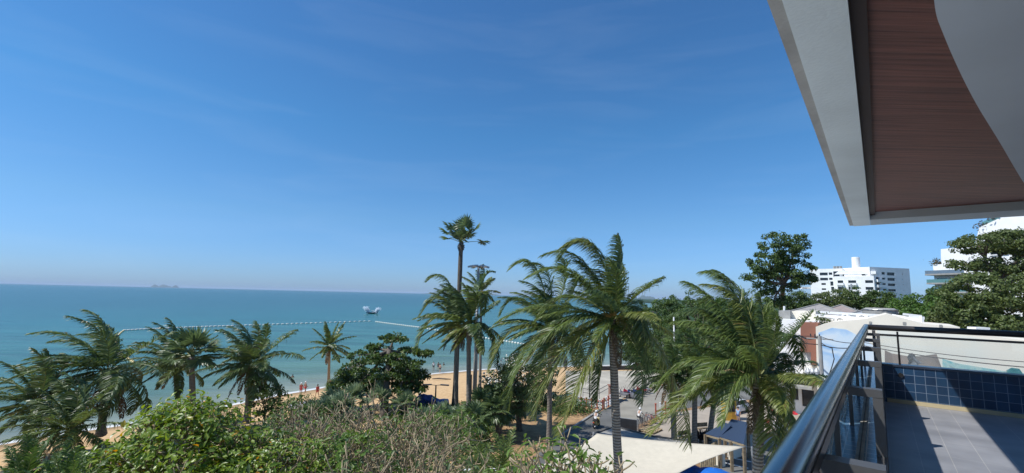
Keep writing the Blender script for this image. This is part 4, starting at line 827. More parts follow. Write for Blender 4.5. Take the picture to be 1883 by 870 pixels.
# weathered concrete platform
P=[onz(x,y,GZ+.5) for x,y in((1085,801),(1130,785),(1200,803),(1265,812),(1265,850),(1120,830))]
root=empty('concrete_platform',P[0]*[1,1,0]+[0,0,GZ],'weathered concrete slab platform behind the top edge of the shade sail','platform')
mb=MB(); mb.prism([(p[0],p[1],GZ) for p in P],(0,0,.5)); mb.build('slab',M['concrete'],root)
mb=MB(); 
for i in range(len(P)-1): mb.bar(P[i]+[0,0,.06],P[i+1]+[0,0,.06],.16,.12)
mb.build('kerb_edge',mat('dark stained edge',(.12,.115,.105),.9),root)
# plank of a low deck
p=onz(1196,790,GZ+.15); root=empty('timber_pallet',p,'pale timber pallet lying beside the mesh fence','pallet')
mb=MB(); d=nrm(onz(1225,778,GZ)-onz(1185,795,GZ)); n_=np.array([-d[1],d[0],0])
for i in range(6): mb.box(p+n_*(i-2.5)*.28+[0,0,.02],(2.2,.22,.05),[d,n_,np.array([0,0,1.])])
for i in(-1,0,1): mb.box(p+d*i*.9-[0,0,.07],(.1,1.7,.1),[d,n_,np.array([0,0,1.])])
mb.build('boards',mat('pale timber',(.38,.29,.17),.8),root)
# ------------------------------------------------------------------ shade sail, umbrellas, kiosk
def sail():
    c=[onz(1098,797,5.2),onz(1372,821,5.0),onz(1225,884,4.7),onz(955,872,4.6)]
    root=empty('shade_sail',((c[0]+c[2])/2)*[1,1,0]+[0,0,GZ],'large cream shade sail stretched over the parking at the bottom right','shade sail')
    n=22; V=[]
    for i in range(n):
        for j in range(n):
            a,b=i/(n-1),j/(n-1); w=[(1-a)*(1-b),a*(1-b),a*b,(1-a)*b]; m=sum(w_*q for w_,q in zip(w,c)); cen=sum(c)/4
            edge=max(4*a*(1-a)*max(abs(2*b-1),0)**3,4*b*(1-b)*abs(2*a-1)**3); m=m+(cen-m)*.10*edge
            m=m-np.array([0,0,.55])*math.sin(PI*a)*math.sin(PI*b); V.append(m)
    V=np.array(V); mb=MB(); i=np.arange(n-1)[:,None]*n; j=np.arange(n-1)[None]; f=np.stack([i+j,i+j+1,i+n+j+1,i+n+j],-1).reshape(-1,4); mb.addarr(V,f); 
    o=mb.build('fabric',M['sail'],root,True); md=o.modifiers.new('thickness','SOLIDIFY'); md.thickness=.015
    for q in c:
        d=nrm((q-sum(c)/4)*[1,1,0]); e=q+d*.5; mb=MB(); mb.tube([(e[0],e[1],GZ),e-[0,0,.05]],[.07,.06],10); mb.bar(e-[0,0,.1],q,.02); mb.build('mast',M['pole'],root)
sail()
def umbrella(p,R,h,label,m='blueumb',drop=.45):
    root=empty('parasol',p,label,'parasol'); p=np.asarray(p,float)
    mb=MB(); mb.tube([p,p+np.array([0,0,h])],.03,8); mb.build('pole',M['pole'],root)
    n=24; V=[p+np.array([0,0,h])]
    for k,(rr,zz) in enumerate(((.33,.1),(.66,.26),(1,.5))):
        for i in range(n): a=i*2*PI/n; s=1-.04*(i%3!=0)*rr; V.append(p+np.array([R*rr*s*math.cos(a),R*rr*s*math.sin(a),h-drop*2*zz]))
    f=[(0,1+i,1+(i+1)%n) for i in range(n)]+[(1+k*n+i,1+k*n+n+i,1+k*n+n+(i+1)%n,1+k*n+(i+1)%n) for k in range(2) for i in range(n)]
    mb=MB(); mb.add(V,f); o=mb.build('canopy',M[m],root); md=o.modifiers.new('t','SOLIDIFY'); md.thickness=.012
    mb=MB(); 
    for i in range(0,n,3): a=i*2*PI/n; mb.bar(p+np.array([0,0,h-.04]),p+np.array([R*.95*math.cos(a),R*.95*math.sin(a),h-drop+.02]),.02)
    mb.build('rib_frame',M['steel'],root); mb=MB(); mb.tube([p,p+np.array([0,0,.12])],[.3,.25],14); mb.build('base',M['concrete'],root)
q=onz(1312,868,4.3); umbrella((q[0],q[1],GZ),1.55,2.5,'large blue parasol under the right end of the cream sail')
q=onz(1272,864,4.25); umbrella((q[0],q[1]+.9,GZ),1.3,2.35,'blue parasol mostly hidden behind the large one')
# fence of wooden posts beneath the sail
a,b=onz(1286,868,GZ),onz(1324,846,GZ); a=onz(1290,880,GZ+.0); root=empty('post_fence',(a+b)/2,'row of grey timber posts beside the blue parasols','fence')
for i in range(11):
    q=a+(b-a)*i/10; mb=MB(); h=1.6+random.uniform(-.2,.2); mb.tube([q,q+[0,0,h]],[.09,.08],7); mb.build('post',M['twig'],root)
# kiosk
def kiosk():
    c=[onz(1297,797,4.5),onz(1330,777,4.6),onz(1369,788,4.4),onz(1322,804,4.2)]
    o0=onz(1330,826,GZ); root=empty('kiosk',o0,'small open kiosk with a dark blue ribbed roof among the palms','kiosk')
    roofm,nt,b=newmat('blue ribbed metal'); N=nt.nodes; tc=N.new('ShaderNodeTexCoord'); w=N.new('ShaderNodeTexWave'); w.inputs['Scale'].default_value=2.2; w.bands_direction='DIAGONAL'; L(nt,tc.outputs['Object'],w.inputs['Vector']); r=N.new('ShaderNodeValToRGB'); e=r.color_ramp.elements; e[0].color=(.018,.03,.06,1); e[1].color=(.06,.095,.16,1); L(nt,w.outputs['Fac'],r.inputs[0]); L(nt,r.outputs[0],b.inputs['Base Color']); b.inputs['Roughness'].default_value=.45
    A1=[onz(1297,799,4.3),onz(1332,778,4.9),onz(1345,783,4.9),onz(1323,806,4.3)]
    A2=[onz(1322,804,4.35),onz(1345,772,4.95),onz(1375,778,4.95),onz(1368,818,4.35)]
    for Q in(A1,A2):
        mb=MB(); mb.prism(Q,(0,0,.07)); mb.build('roof',roofm,root)
    mb=MB(); mb.bar(A1[0]-[0,0,.06],A1[3]-[0,0,.06],.08,.14); mb.bar(A2[0]-[0,0,.06],A2[3]-[0,0,.06],.08,.14); mb.build('fascia',M['twig'],root)
    for Q in(A1[0],A1[3],A1[1],A2[3],A2[2],(A2[0]+A2[3])/2):
        mb=MB(); mb.bar((Q[0],Q[1],GZ),(Q[0],Q[1],Q[2]-.02),.2); mb.build('post',M['twigdark'],root)
    mb=MB(); a=(A1[1]+A1[2])/2; b2=(A2[1]+A2[2])/2; mb.bar((a[0],a[1],GZ+1.1),(b2[0],b2[1],GZ+1.1),.15,2.2); mb.build('back_wall',M['cream'],root)
    mb=MB(); mb.bar((A1[0][0]+.4,A1[0][1]+.2,GZ+.5),(A1[3][0]+.4,A1[3][1]+.2,GZ+.5),.4,1.0); mb.build('counter',M['cream'],root)
kiosk()
# yellow booth
p=onz(1341,772,GZ); root=empty('booth',p,'yellow phone booth sized stall with a dark top behind the kiosk','booth')
mb=MB(); mb.box(p+[0,0,1.1],(1.3,1.0,2.2)); mb.build('body',M['yellow'],root); mb=MB(); mb.box(p+[0,0,2.3],(1.6,1.3,.16)); mb.build('roof',M['darksteel'],root); mb=MB(); mb.box(p+[0,-.52,1.4],(.9,.03,.8)); mb.build('window',M['glassdark'],root); mb=MB(); mb.box(p+[.3,-.52,.5],(.45,.03,.85)); mb.build('door',mat('ochre',(.4,.22,.03),.5),root)
# benches, chairs
def bench(p,rz,label):
    root=empty('bench',p,label,'bench'); root.rotation_euler=(0,0,rz); m=M['twigdark']
    def ch(mb,n): o=mb.build(n,m); o.parent=root
    mb=MB(); mb.box((0,0,.45),(1.4,.42,.05)); ch(mb,'seat'); mb=MB(); mb.box((0,.2,.75),(1.4,.05,.4)); ch(mb,'backrest')
    for x in(-.6,.6): mb=MB(); mb.box((x,-.15,.21),(.06,.06,.42)); mb.box((x,.17,.21),(.06,.06,.42)); ch(mb,'leg')
bench(onz(1260,812,GZ),.5,'dark bench facing the road near the three palms'); bench(onz(1293,796,GZ),.3,'dark bench beside the kiosk')
p=onz(1288,815,GZ); rg=np.random.default_rng(3); root=empty('spiky_plant',p,'dark spiky plant beside the kiosk under the three palms','plant'); mb=MB(); a_=rg.uniform(0,6.28,90); D_=nrm(np.stack([np.cos(a_),np.sin(a_),rg.uniform(.2,2.2,90)],1)); scatter_leaves(mb,np.repeat((p+[0,0,.3])[None],90,0),np.cross(D_,rg.normal(size=(90,3))),1.2,.12,rg,D=D_,down=0); mb.build('leaves',leafmat('dark purple leaf',(.03,.02,.02),(.07,.05,.04)),root); mb=MB(); mb.tube([p,p+[0,0,.35]],[.15,.12],7); mb.build('stem',M['bark'],root)
# blue tarpaulin pile on the beach
a=onz(762,752,GZ); b=onz(824,750,GZ); root=empty('covered_stall',(a+b)/2,'beach stall wrapped in blue tarpaulin under the almond tree','beach stall')
d=nrm(b-a); n_=np.array([-d[1],d[0],0]); Ls=np.linalg.norm(b-a); rows=[]
for i in range(9):
    t=i/8; c=a+d*Ls*t; h=1.25+.35*math.sin(t*5)+.15*random.uniform(-1,1)
    rows.append([c-n_*1.1,c-n_*1.0+[0,0,h*.8],c-n_*.3+[0,0,h*1.08],c+n_*.5+[0,0,h],c+n_*1.1])
V=np.array(rows).reshape(-1,3); mb=MB(); mb.add(V,[(i*5+j,i*5+j+1,i*5+6+j,i*5+5+j) for i in range(8) for j in range(4)]+[(4,3,2,1,0),tuple(range(40,45))]); mb.build('tarpaulin',M['bluetarp'],root)
mb=MB()
for t in(.2,.5,.8): c=a+d*Ls*t; mb.bar(c-n_*1.12+[0,0,.3],c-n_*1.03+[0,0,1.0],.03)
mb.build('tie_rope',M['rope'],root)
for i,(x,y) in enumerate(((755,742),(771,744))):
    p=onz(x,y,GZ); root=empty('folded_parasol',p,['folded brown parasol left of the blue tarpaulin stall','folded brown parasol touching the blue tarpaulin stall'][i],'parasol'); mb=MB(); mb.tube([p,p+[0,0,2.4]],.03,6); mb.build('pole',M['pole'],root); mb=MB(); mb.tube([p+[0,0,.9],p+[0,0,1.2],p+[0,0,1.9],p+[0,0,2.35]],[.1,.2,.14,.03],9); mb.build('canopy',M['twigdark'],root)
p=onz(560,752,gz(-24,62)); root=empty('covered_boat',p,'small boat under a pale grey cover on the sand at the left','boat'); mb=MB(); rows=[]
for x,w_,h in((-2,.1,.5),(-1.3,.6,.75),(0,.8,.9),(1.2,.75,.8),(1.9,.5,.6)): rows.append([p+[x,-w_,.15],p+[x,-w_*.8,h*.7],p+[x,0,h],p+[x,w_*.8,h*.7],p+[x,w_,.15]])
V=np.array(rows).reshape(-1,3); mb.add(V,[(i*5+j,i*5+j+1,i*5+6+j,i*5+5+j) for i in range(4) for j in range(4)]+[(4,3,2,1,0),tuple(range(20,25))]); mb.build('cover',M['silver'],root)
mb=MB(); mb.box(p+[0,0,.1],(3.2,.7,.18)); mb.build('keel',M['white'],root)
for i,(x,y,l) in enumerate(((812,698,1.6),(905,700,1.2))):
    p=onz(x,y,gz(*onz(x,y,1.2)[:2])); mb=MB(); mb.tube([p+[-l,0,.08],p+[-l*.3,.15,.14],p+[l*.4,-.05,.12],p+[l,.1,.08]],[.08,.13,.12,.06],7); o=mb.build('driftwood',M['bark']); tag(o,['dark driftwood log on the sand right of the almond tree','driftwood log on the sand behind the lamp mast'][i],'driftwood')
# ------------------------------------------------------------------ vehicles
def scooter(kind='motogrey',label='',cat='motorbike',group=None,name='motorbike',step=False):
    "built at the origin, heading +Y"
    root=empty(name,(0,0,0),label,cat,group)
    def ch(mb,n,m,par=None,smooth=False):
        o=mb.build(n,m,None,smooth); o.parent=par or root; return o
    ax=np.array([1.,0,0])
    for y in(.62,-.6):
        mb=MB(); mb.ring((0,y,.28),ax,.22,.06,20,6); w=ch(mb,'wheel',M['rubber']); mb=MB(); mb.ring((0,y,.28),ax,.15,.02,14,5)
        for i in range(5): a=i*2*PI/5; mb.bar((0,y,.28),(0,y+.15*math.cos(a),.28+.15*math.sin(a)),.025)
        ch(mb,'rim',M['steel'],w)
    mb=MB(); rows=[]
    for y,w_,z0,z1 in((-.85,.07,.55,.72),(-.6,.15,.45,.76),(-.25,.16,.25,.72),(.02,.14,.22,.5 if step else .74),(.3,.15,.24,.42 if step else .8),(.42,.2,.3,.85),(.5,.14,.4,.98)):
        rows.append([(-w_,y,z0),(-w_*1.05,y,(z0+z1)/2),(-w_*.7,y,z1),(w_*.7,y,z1),(w_*1.05,y,(z0+z1)/2),(w_,y,z0)])
    V=np.array(rows).reshape(-1,3); mb.add(V,[(i*6+j,i*6+(j+1)%6,i*6+6+(j+1)%6,i*6+6+j) for i in range(6) for j in range(6)]+[tuple(range(5,-1,-1)),tuple(range(36,42))]); ch(mb,'body',M[kind])
    mb=MB(); mb.prism([(-.14,-.78,.76),(-.15,-.1,.73),(.15,-.1,.73),(.14,-.78,.76)],(0,0,.09)); ch(mb,'seat',M['black'])
    mb=MB(); mb.tube([(-.36,.38,1.05),(-.2,.44,1.03),(0,.46,1.0),(.2,.44,1.03),(.36,.38,1.05)],.018,6); mb.bar((0,.47,.98),(0,.62,.3),.06); ch(mb,'handlebar',M['darksteel'])
    mb=MB(); mb.ball((0,.56,.9),(.1,.06,.09),10,6); ch(mb,'headlight',M['white'])
    mb=MB(); mb.box((0,-.88,.66),(.18,.04,.07)); ch(mb,'tail_light',M['redcloth'])
    for s in(-1,1):
        mb=MB(); mb.bar((s*.3,.42,1.05),(s*.34,.44,1.2),.012); mb.box((s*.36,.44,1.24),(.12,.02,.08)); ch(mb,'mirror',M['black'])
    mb=MB(); mb.tube([(.14,-.3,.32),(.16,-.6,.32),(.17,-.85,.38)],[.03,.05,.05],7); ch(mb,'exhaust',M['steel'])
    mb=MB(); mb.prism([(-.07,.38,.5),(-.07,.62,.58),(-.07,.86,.46),(-.07,.62,.52)],(.14,0,0)); ch(mb,'mudguard',M[kind])
    return root
sc0=scooter('gold','gold scooter ridden up the road by a person in a white shirt','scooter',name='scooter',step=True)
rp=onz(1097,786,GZ+.015); hd=math.atan2(-(onz(1165,745,GZ)-rp)[0],(onz(1165,745,GZ)-rp)[1]); sc0.location=rp; sc0.rotation_euler=(0,0,hd)
cols=['motogrey','motored','motoblue','motogrey','motoblue','motored','motogrey']
protos={}
spots=[(1147,731,.9),(1154,728,1.0),(1161,731,.8),(1166,734,.7),(1172,728,1.1),(1178,724,1.0),(1186,722,.9)]
lbs=['grey motorbike parked nearest the tall palm trunk','red motorbike second from the palm trunk in the parked row','blue motorbike third from the palm trunk in the parked row','grey motorbike parked at the front of the row, fourth from the palm trunk','blue motorbike fifth from the palm trunk in the parked row','red motorbike next to last in the parked row, under the fronds','grey motorbike at the far right end of the parked row']
for (x,y,rz),c,lb in zip(spots,cols,lbs):
    p=onz(x,y,GZ+.07)
    if c not in protos: protos[c]=o=scooter(c,lb,'motorbike','motorbikes parked on the plaza'); o.location=p; o.rotation_euler=(0,0,rz)
    else: copy_thing(protos[c],p,rz,label=lb)
def bicycle(p,rz,label,m='redpaint'):
    root=empty('bicycle',p,label,'bicycle'); root.rotation_euler=(0,0,rz)
    def ch(mb,n,mm): o=mb.build(n,M[mm]); o.parent=root
    ax=np.array([1.,0,0])
    for y in(-.52,.52):
        mb=MB(); mb.ring((0,y,.34),ax,.32,.02,24,5)
        for i in range(10): a=i*2*PI/10; mb.bar((0,y,.34),(0,y+.31*math.cos(a),.34+.31*math.sin(a)),.006)
        ch(mb,'wheel','rubber')
    mb=MB()
    for a,b in(((0,-.52,.34),(0,-.05,.3)),((0,-.05,.3),(0,-.2,.85)),((0,-.2,.78),(0,.38,.8)),((0,-.05,.3),(0,.38,.76)),((0,-.52,.34),(0,-.2,.78)),((0,.52,.34),(0,.36,.95))): mb.tube([a,b],.02,6)
    ch(mb,'frame',m); mb=MB(); mb.prism([(-.08,-.34,.86),(-.02,-.06,.86),(.02,-.06,.86),(.08,-.34,.86)],(0,0,.05)); ch(mb,'saddle','black'); mb=MB(); mb.tube([(-.28,.26,1.0),(-.1,.36,.98),(.1,.36,.98),(.28,.26,1.0)],.015,6); ch(mb,'handlebar','black')
bicycle(onz(1178,783,GZ+.015),-.9,'bicycle ridden by the person in the white helmet','motogrey')
for i,(x,y,rz,m_) in enumerate(((1194,777,.9,'redpaint'),(1199,779,1.1,'motoblue'),(1205,780,1.0,'motored'),(1211,777,.8,'motogrey'))):
    bicycle(onz(x,y,GZ+.02),rz,['red bicycle at the left of the parked cluster by the mesh fence','blue bicycle second from the left in the parked cluster','dark red bicycle third from the left in the parked cluster','grey bicycle at the right of the parked cluster, against the orange fence'][i],m_)
def car(p,rz,label,m,cat='car'):
    root=empty('parked_car',p,label,cat); root.rotation_euler=(0,0,rz)
    def ch(mb,n,mm,par=None,sm=False,bev=0): 
        o=mb.build(n,M[mm] if isinstance(mm,str) else mm,None,sm); o.parent=par or root
        if bev: md=o.modifiers.new('b','BEVEL'); md.width=bev; md.segments=3
        return o
    def loft(st,mb):
        V=[];k=0
        for y,w,z0,z1 in st: V+= [(-w*.93,y,z0),(-w,y,z0+(z1-z0)*.5),(-w*.88,y,z1),(w*.88,y,z1),(w,y,z0+(z1-z0)*.5),(w*.93,y,z0)]
        n=len(st); mb.add(V,[(i*6+j,i*6+(j+1)%6,i*6+6+(j+1)%6,i*6+6+j) for i in range(n-1) for j in range(6)]+[tuple(range(5,-1,-1)),tuple(range(6*n-6,6*n))])
    mb=MB(); loft([(-2.15,.7,.4,.85),(-2.0,.84,.28,.98),(-1.2,.87,.25,1.0),(.6,.88,.25,.98),(1.3,.87,.25,.9),(1.9,.82,.28,.78),(2.15,.66,.35,.66)],mb); ch(mb,'body',m,bev=.05)
    mb=MB(); loft([(-1.95,.72,.97,1.0),(-1.35,.70,.98,1.40),(-.9,.68,.98,1.47),(.1,.67,.98,1.45),(.95,.72,.96,1.0)],mb); cab=ch(mb,'cabin_glass','glassdark',bev=.03)
    mb=MB(); loft([(-1.5,.6,1.4,1.425),(-.9,.64,1.46,1.50),(-.3,.64,1.48,1.51),(.25,.6,1.43,1.455)],mb); ch(mb,'roof',m,bev=.015)
    for x in(-.8,.8):
        for y in(-1.3,1.3):
            mb=MB(); mb.tube([(x-.1,y,.32),(x+.1,y,.32)],.32,18); w=ch(mb,'wheel','rubber'); mb=MB(); s=1 if x>0 else -1; mb.tube([(x+s*.1,y,.32),(x+s*.115,y,.32)],.2,14); ch(mb,'rim','steel',w)
        mb=MB(); mb.box((x*.85,2.06,.62),(.3,.08,.12)); ch(mb,'headlight','white'); mb=MB(); mb.box((x*.85,-2.12,.75),(.28,.05,.14)); ch(mb,'tail_light','redcloth')
        mb=MB(); mb.box((x*1.18,.75,1.0),(.16,.08,.11)); ch(mb,'mirror',m)
car(onz(893,897,GZ+.02),1.2,'white parked car half hidden by palms at the bottom centre','carwhite')
q=onz(1012,868,3.2); car((q[0],q[1],GZ+.02),.9,'pale blue grey parked car behind the near frangipani branches','paleblue')
car(onz(1352,758,GZ+.02),2.2,'silver car parked behind the yellow booth','silver')
# food cart with red canopy
p=onz(1440,796,GZ); root=empty('food_cart',p,'white food cart under a crumpled red canopy beside the handrail','food cart')
mb=MB(); mb.box(p+[0,0,.75],(1.5,.9,.7)); mb.build('cart_box',M['white'],root)
rg=np.random.default_rng(4); n=9; V=[p+np.array([-1.2+2.4*i/(n-1),-.8+1.6*j/(n-1),2.0+.25*math.sin(PI*j/(n-1))+rg.uniform(-.07,.07)]) for i in range(n) for j in range(n)]; mb=MB(); mb.add(V,[(i*n+j,i*n+j+1,i*n+n+j+1,i*n+n+j) for i in range(n-1) for j in range(n-1)]); o=mb.build('canopy',M['redcloth'],root); o.modifiers.new('t','SOLIDIFY').thickness=.02
mb=MB()
for x in(-.7,.7):
    for y in(-.4,.4): mb.bar(p+[x,y,1.0],p+[x,y,2.05],.04)
mb.build('canopy_frame',M['steel'],root)
for x in(-.55,.55): mb=MB(); mb.ring(p+[x,-.5,.3],np.array([0,1.,0]),.26,.05,16,6); mb.build('wheel',M['rubber'],root)
# ------------------------------------------------------------------ people
def skin(name,joints,edges,rad,m,parent,sub=1):
    me=bpy.data.meshes.new(name); ks=list(joints); ix={k:i for i,k in enumerate(ks)}
    me.from_pydata([tuple(joints[k]) for k in ks],[(ix[a],ix[b]) for a,b in edges],[]); me.materials.append(m)
    o=bpy.data.objects.new(name,me); COL.objects.link(o); o.parent=parent
    o.modifiers.new('skin','SKIN')
    sv=me.skin_vertices[0].data
    for k in ks: sv[ix[k]].radius=rad[k] if isinstance(rad[k],tuple) else (rad[k],rad[k]); sv[ix[k]].use_root=(k==ks[0])
    s=o.modifiers.new('sub','SUBSURF'); s.levels=sub; s.render_levels=sub
    for pl in me.polygons: pl.use_smooth=True
    return o
def person(p,rz,label,pose='stand',shirt=None,bottom='shortsblack',skinm='skin',head='hair',scale=1.,long=False,z0=0.,group=None):
    root=empty('person',(p[0],p[1],p[2]-z0),label,'person',group); root.rotation_euler=(0,0,rz); root.scale=(scale,)*3
    J=dict(pelvis=(0,0,.95),waist=(0,0,1.1),chest=(0,0,1.33),neck=(0,0,1.49),headb=(0,.02,1.56),head=(0,.02,1.66))
    arm=dict(ls=(-.18,0,1.42),le=(-.25,-.03,1.15),lw=(-.25,.08,.92),lh=(-.25,.11,.83),rs=(.18,0,1.42),re=(.25,-.03,1.15),rw=(.25,.08,.92),rh=(.25,.11,.83))
    leg=dict(lp=(-.1,0,.9),lk=(-.11,.02,.5),la=(-.11,-.02,.09),lt=(-.11,.13,.04),rp=(.1,0,.9),rk=(.11,.02,.5),ra=(.11,-.02,.09),rt=(.11,.13,.04))
    if pose=='walk': leg.update(lk=(-.11,.16,.52),la=(-.11,.2,.1),lt=(-.11,.34,.05),rk=(.11,-.06,.5),ra=(.11,-.3,.14),rt=(.11,-.18,.04)); arm.update(lw=(-.25,-.12,.95),lh=(-.25,-.15,.87),rw=(.24,.22,1.0),rh=(.24,.28,.94))
    if pose in('ride','cycle'):
        s=.12 if pose=='cycle' else 0
        J.update(pelvis=(0,-.3,.92+s),waist=(0,-.27,1.07+s),chest=(0,-.17,1.28+s),neck=(0,-.1,1.44+s),headb=(0,-.06,1.51+s),head=(0,-.04,1.61+s))
        leg.update(lp=(-.1,-.26,.88+s),lk=(-.14,.14,.80+(.05 if s else 0)),la=(-.13,.12,.36+(-.1 if s else 0)),lt=(-.13,.26,.30+(-.1 if s else 0)),rp=(.1,-.26,.88+s),rk=(.14,.14,.80-(.12 if s else 0)),ra=(.13,.1,.36-(.2 if s else 0)),rt=(.13,.24,.30-(.2 if s else 0)))
        arm.update(ls=(-.18,-.14,1.37+s),le=(-.28,.02,1.16+s),lw=(-.3,.24,1.1),lh=(-.31,.32,1.07),rs=(.18,-.14,1.37+s),re=(.28,.02,1.16+s),rw=(.3,.24,1.1),rh=(.31,.32,1.07))
    if pose=='sit':
        for k in J: J[k]=(J[k][0],J[k][1],J[k][2]-.85)
        for k in arm: arm[k]=(arm[k][0],arm[k][1]+.08,arm[k][2]-.82)
        leg.update(lp=(-.1,.02,.1),lk=(-.15,.42,.42),la=(-.14,.62,.06),lt=(-.14,.76,.04),rp=(.1,.02,.1),rk=(.15,.42,.42),ra=(.14,.62,.06),rt=(.14,.76,.04))
    Q={**J,**arm,**leg}
    E=[('pelvis','waist'),('waist','chest'),('chest','neck'),('neck','headb'),('headb','head')]+[(a,b) for s in'lr' for a,b in(('chest',s+'s'),(s+'s',s+'e'),(s+'e',s+'w'),(s+'w',s+'h'),('pelvis',s+'p'),(s+'p',s+'k'),(s+'k',s+'a'),(s+'a',s+'t'))]
    R=dict(pelvis=(.15,.11),waist=(.135,.1),chest=(.165,.115),neck=.055,headb=.08,head=.095)
    for s in'lr': R.update({s+'s':.062,s+'e':.046,s+'w':.034,s+'h':.04,s+'p':.095,s+'k':.06,s+'a':.042,s+'t':.035})
    skin('body',Q,E,R,M[skinm],root)
    if shirt: 
        kk=['waist','pelvis','chest','ls','rs','le','re']; q={k:Q[k] for k in kk}
        for s in'lr': q[s+'e']=tuple(.45*a+.55*b for a,b in zip(Q[s+'s'],Q[s+'e']))
        skin('shirt',q,[('waist','pelvis'),('waist','chest')]+[(a,b) for s in'lr' for a,b in(('chest',s+'s'),(s+'s',s+'e'))],dict(waist=(.155,.12),pelvis=(.16,.125),chest=(.185,.135),ls=.078,rs=.078,le=.066,re=.066),M[shirt],root)
    if bottom:
        f=.98 if long else .6
        q=dict(pelvis=Q['pelvis']); r=dict(pelvis=(.165,.13)); ed=[]
        for s in'lr':
            q[s+'p']=Q[s+'p']; r[s+'p']=.108; ed.append(('pelvis',s+'p'))
            if long: q[s+'k']=Q[s+'k']; r[s+'k']=.075; q[s+'a']=tuple(.15*a+.85*b for a,b in zip(Q[s+'k'],Q[s+'a'])); r[s+'a']=.058; ed+=[(s+'p',s+'k'),(s+'k',s+'a')]
            else: q[s+'k']=tuple(.45*a+.55*b for a,b in zip(Q[s+'p'],Q[s+'k'])); r[s+'k']=.09; ed.append((s+'p',s+'k'))
        skin('trousers' if long else 'shorts',q,ed,r,M[bottom],root)
    mb=MB(); h=np.array(J['head']); mb.ball(h+np.array([0,-.012,.028]),(.104,.118,.112) if head=='hair' else (.135,.15,.13),12,8); o=mb.build('hair' if head=='hair' else ('helmet' if 'helmet' in head else 'hat'),M[head],None,True); o.parent=root
    return root
person((rp[0],rp[1],rp[2]),hd,'person in a white shirt and white helmet riding the gold scooter away up the road','ride','shirtwhite','shortsblack',head='helmetwhite',long=True)
q=onz(1178,783,GZ+.015); person(q,-.9,'person in a pale shirt and white helmet riding a bicycle past the black gate','cycle','shirtwhite','shortsblack',head='helmetwhite',long=True)
for x,y,rz,lb,po,sh,bo,sk,z in((553,724,.4,'person in a red swimsuit with a pale hat standing at the waterline','stand','shirtred','shortsred','skin',0),(561,721,-.5,'slim person in red shorts beside the one with the pale hat at the waterline','walk',None,'shortsred','skin2',0),(583,729,1.0,'person in red walking on the sand toward the small palm','walk','shirtred','shortsred','skin2',0),(797,681,.2,'person in a pale top at the edge of the sea right of the almond tree','stand','shirtwhite','shortsblack','skin',0),(809,684,-.4,'bare chested person in dark shorts at the edge of the sea','walk',None,'shortsblack','skin',0),(806,675,.3,'bather standing waist deep behind the bare chested person','stand',None,'shortsblue','skin2',.75),(816,671,.9,'swimmer farthest out, only head and shoulders above the water','stand',None,'shortsblack','skin2',1.25),(538,694,.2,'lone swimmer off the beach left of the small palm','stand',None,'shortsblack','skin2',1.25),(200,752,.5,'bather in the water seen between the dark palm trunk and the leafy tree','stand','shirtred','shortsred','skin',.6),(1358,778,2.2,'person in a pale blue shirt standing by the yellow booth','stand','shirtblue','shortsblue','skin',0),(1413,797,2.6,'person in a dark red top left of the food cart','stand','shirtred','shortsblack','skin',0),(1452,776,2.8,'person in dark clothes standing behind the food cart','stand','shortsblack','shortsblack','skin',0)):
    q=onz(x,y,1.0); g=gz(q[0],q[1]); q=onz(x,y,max(g,.05)); g=gz(q[0],q[1]); q=np.array([q[0],q[1],max(g,.05) if z or g>.05 else .05])
    person(q,rz,lb,po,sh,bo,sk,z0=z,head='helmetwhite' if 'pale hat' in lb else 'hair')
for o in [o for o in bpy.data.objects if o.name.startswith('helmet') and o.parent and 'pale hat' in str(o.parent.get('label'))]: o.name='hat'
HAZE=3.2e-5
# ------------------------------------------------------------------ buildings
def facade(mb,o,ud,wd,z0,z1,ops,depth,nd,m=0):
    "wall sheet from o along ud (width wd), openings (u0,u1,z0,z1) cut through with reveals going back along -nd"
    o=np.asarray(o,float); us=sorted({0,wd,*[q for a in ops for q in a[:2]]}); zs=sorted({z0,z1,*[q for a in ops for q in a[2:4]]})
    P=lambda u,z,d=0: (o[0]+ud[0]*u-nd[0]*d,o[1]+ud[1]*u-nd[1]*d,z)
    for a,b in zip(us[:-1],us[1:]):
        for c,e in zip(zs[:-1],zs[1:]):
            mu,mz=(a+b)/2,(c+e)/2
            if any(q[0]<mu<q[1] and q[2]<mz<q[3] for q in ops): continue
            mb.add([P(a,c),P(b,c),P(b,e),P(a,e)],[(0,1,2,3)],m)
    for a,b,c,e in ops:
        mb.add([P(a,c),P(b,c),P(b,e),P(a,e),P(a,c,depth),P(b,c,depth),P(b,e,depth),P(a,e,depth)],[(0,1,5,4),(1,2,6,5),(2,3,7,6),(3,0,4,7)],m)
def window(o,ud,nd,op,depth,root,m='glassdark',frame=True):
    a,b,c,e=op; o=np.asarray(o,float); P=lambda u,z,d: np.array([o[0]+ud[0]*u-nd[0]*d,o[1]+ud[1]*u-nd[1]*d,z])
    mb=MB(); mb.add([P(a,c,depth-.02),P(b,c,depth-.02),P(b,e,depth-.02),P(a,e,depth-.02)],[(0,1,2,3)]); w=mb.build('window',M[m],root)
    if frame:
        mb=MB(); mb.bar(P(a,(c+e)/2+.0,depth-.06),P(b,(c+e)/2,depth-.06),.05,.05) if e-c>1.6 else None
        n=max(1,int((b-a)/1.3))
        for i in range(1,n): u=a+(b-a)*i/n; mb.bar(P(u,c,depth-.06),P(u,e,depth-.06),.07,.05)
        if n>1: o_=mb.build('frame',M['darksteel'],None); o_.parent=w
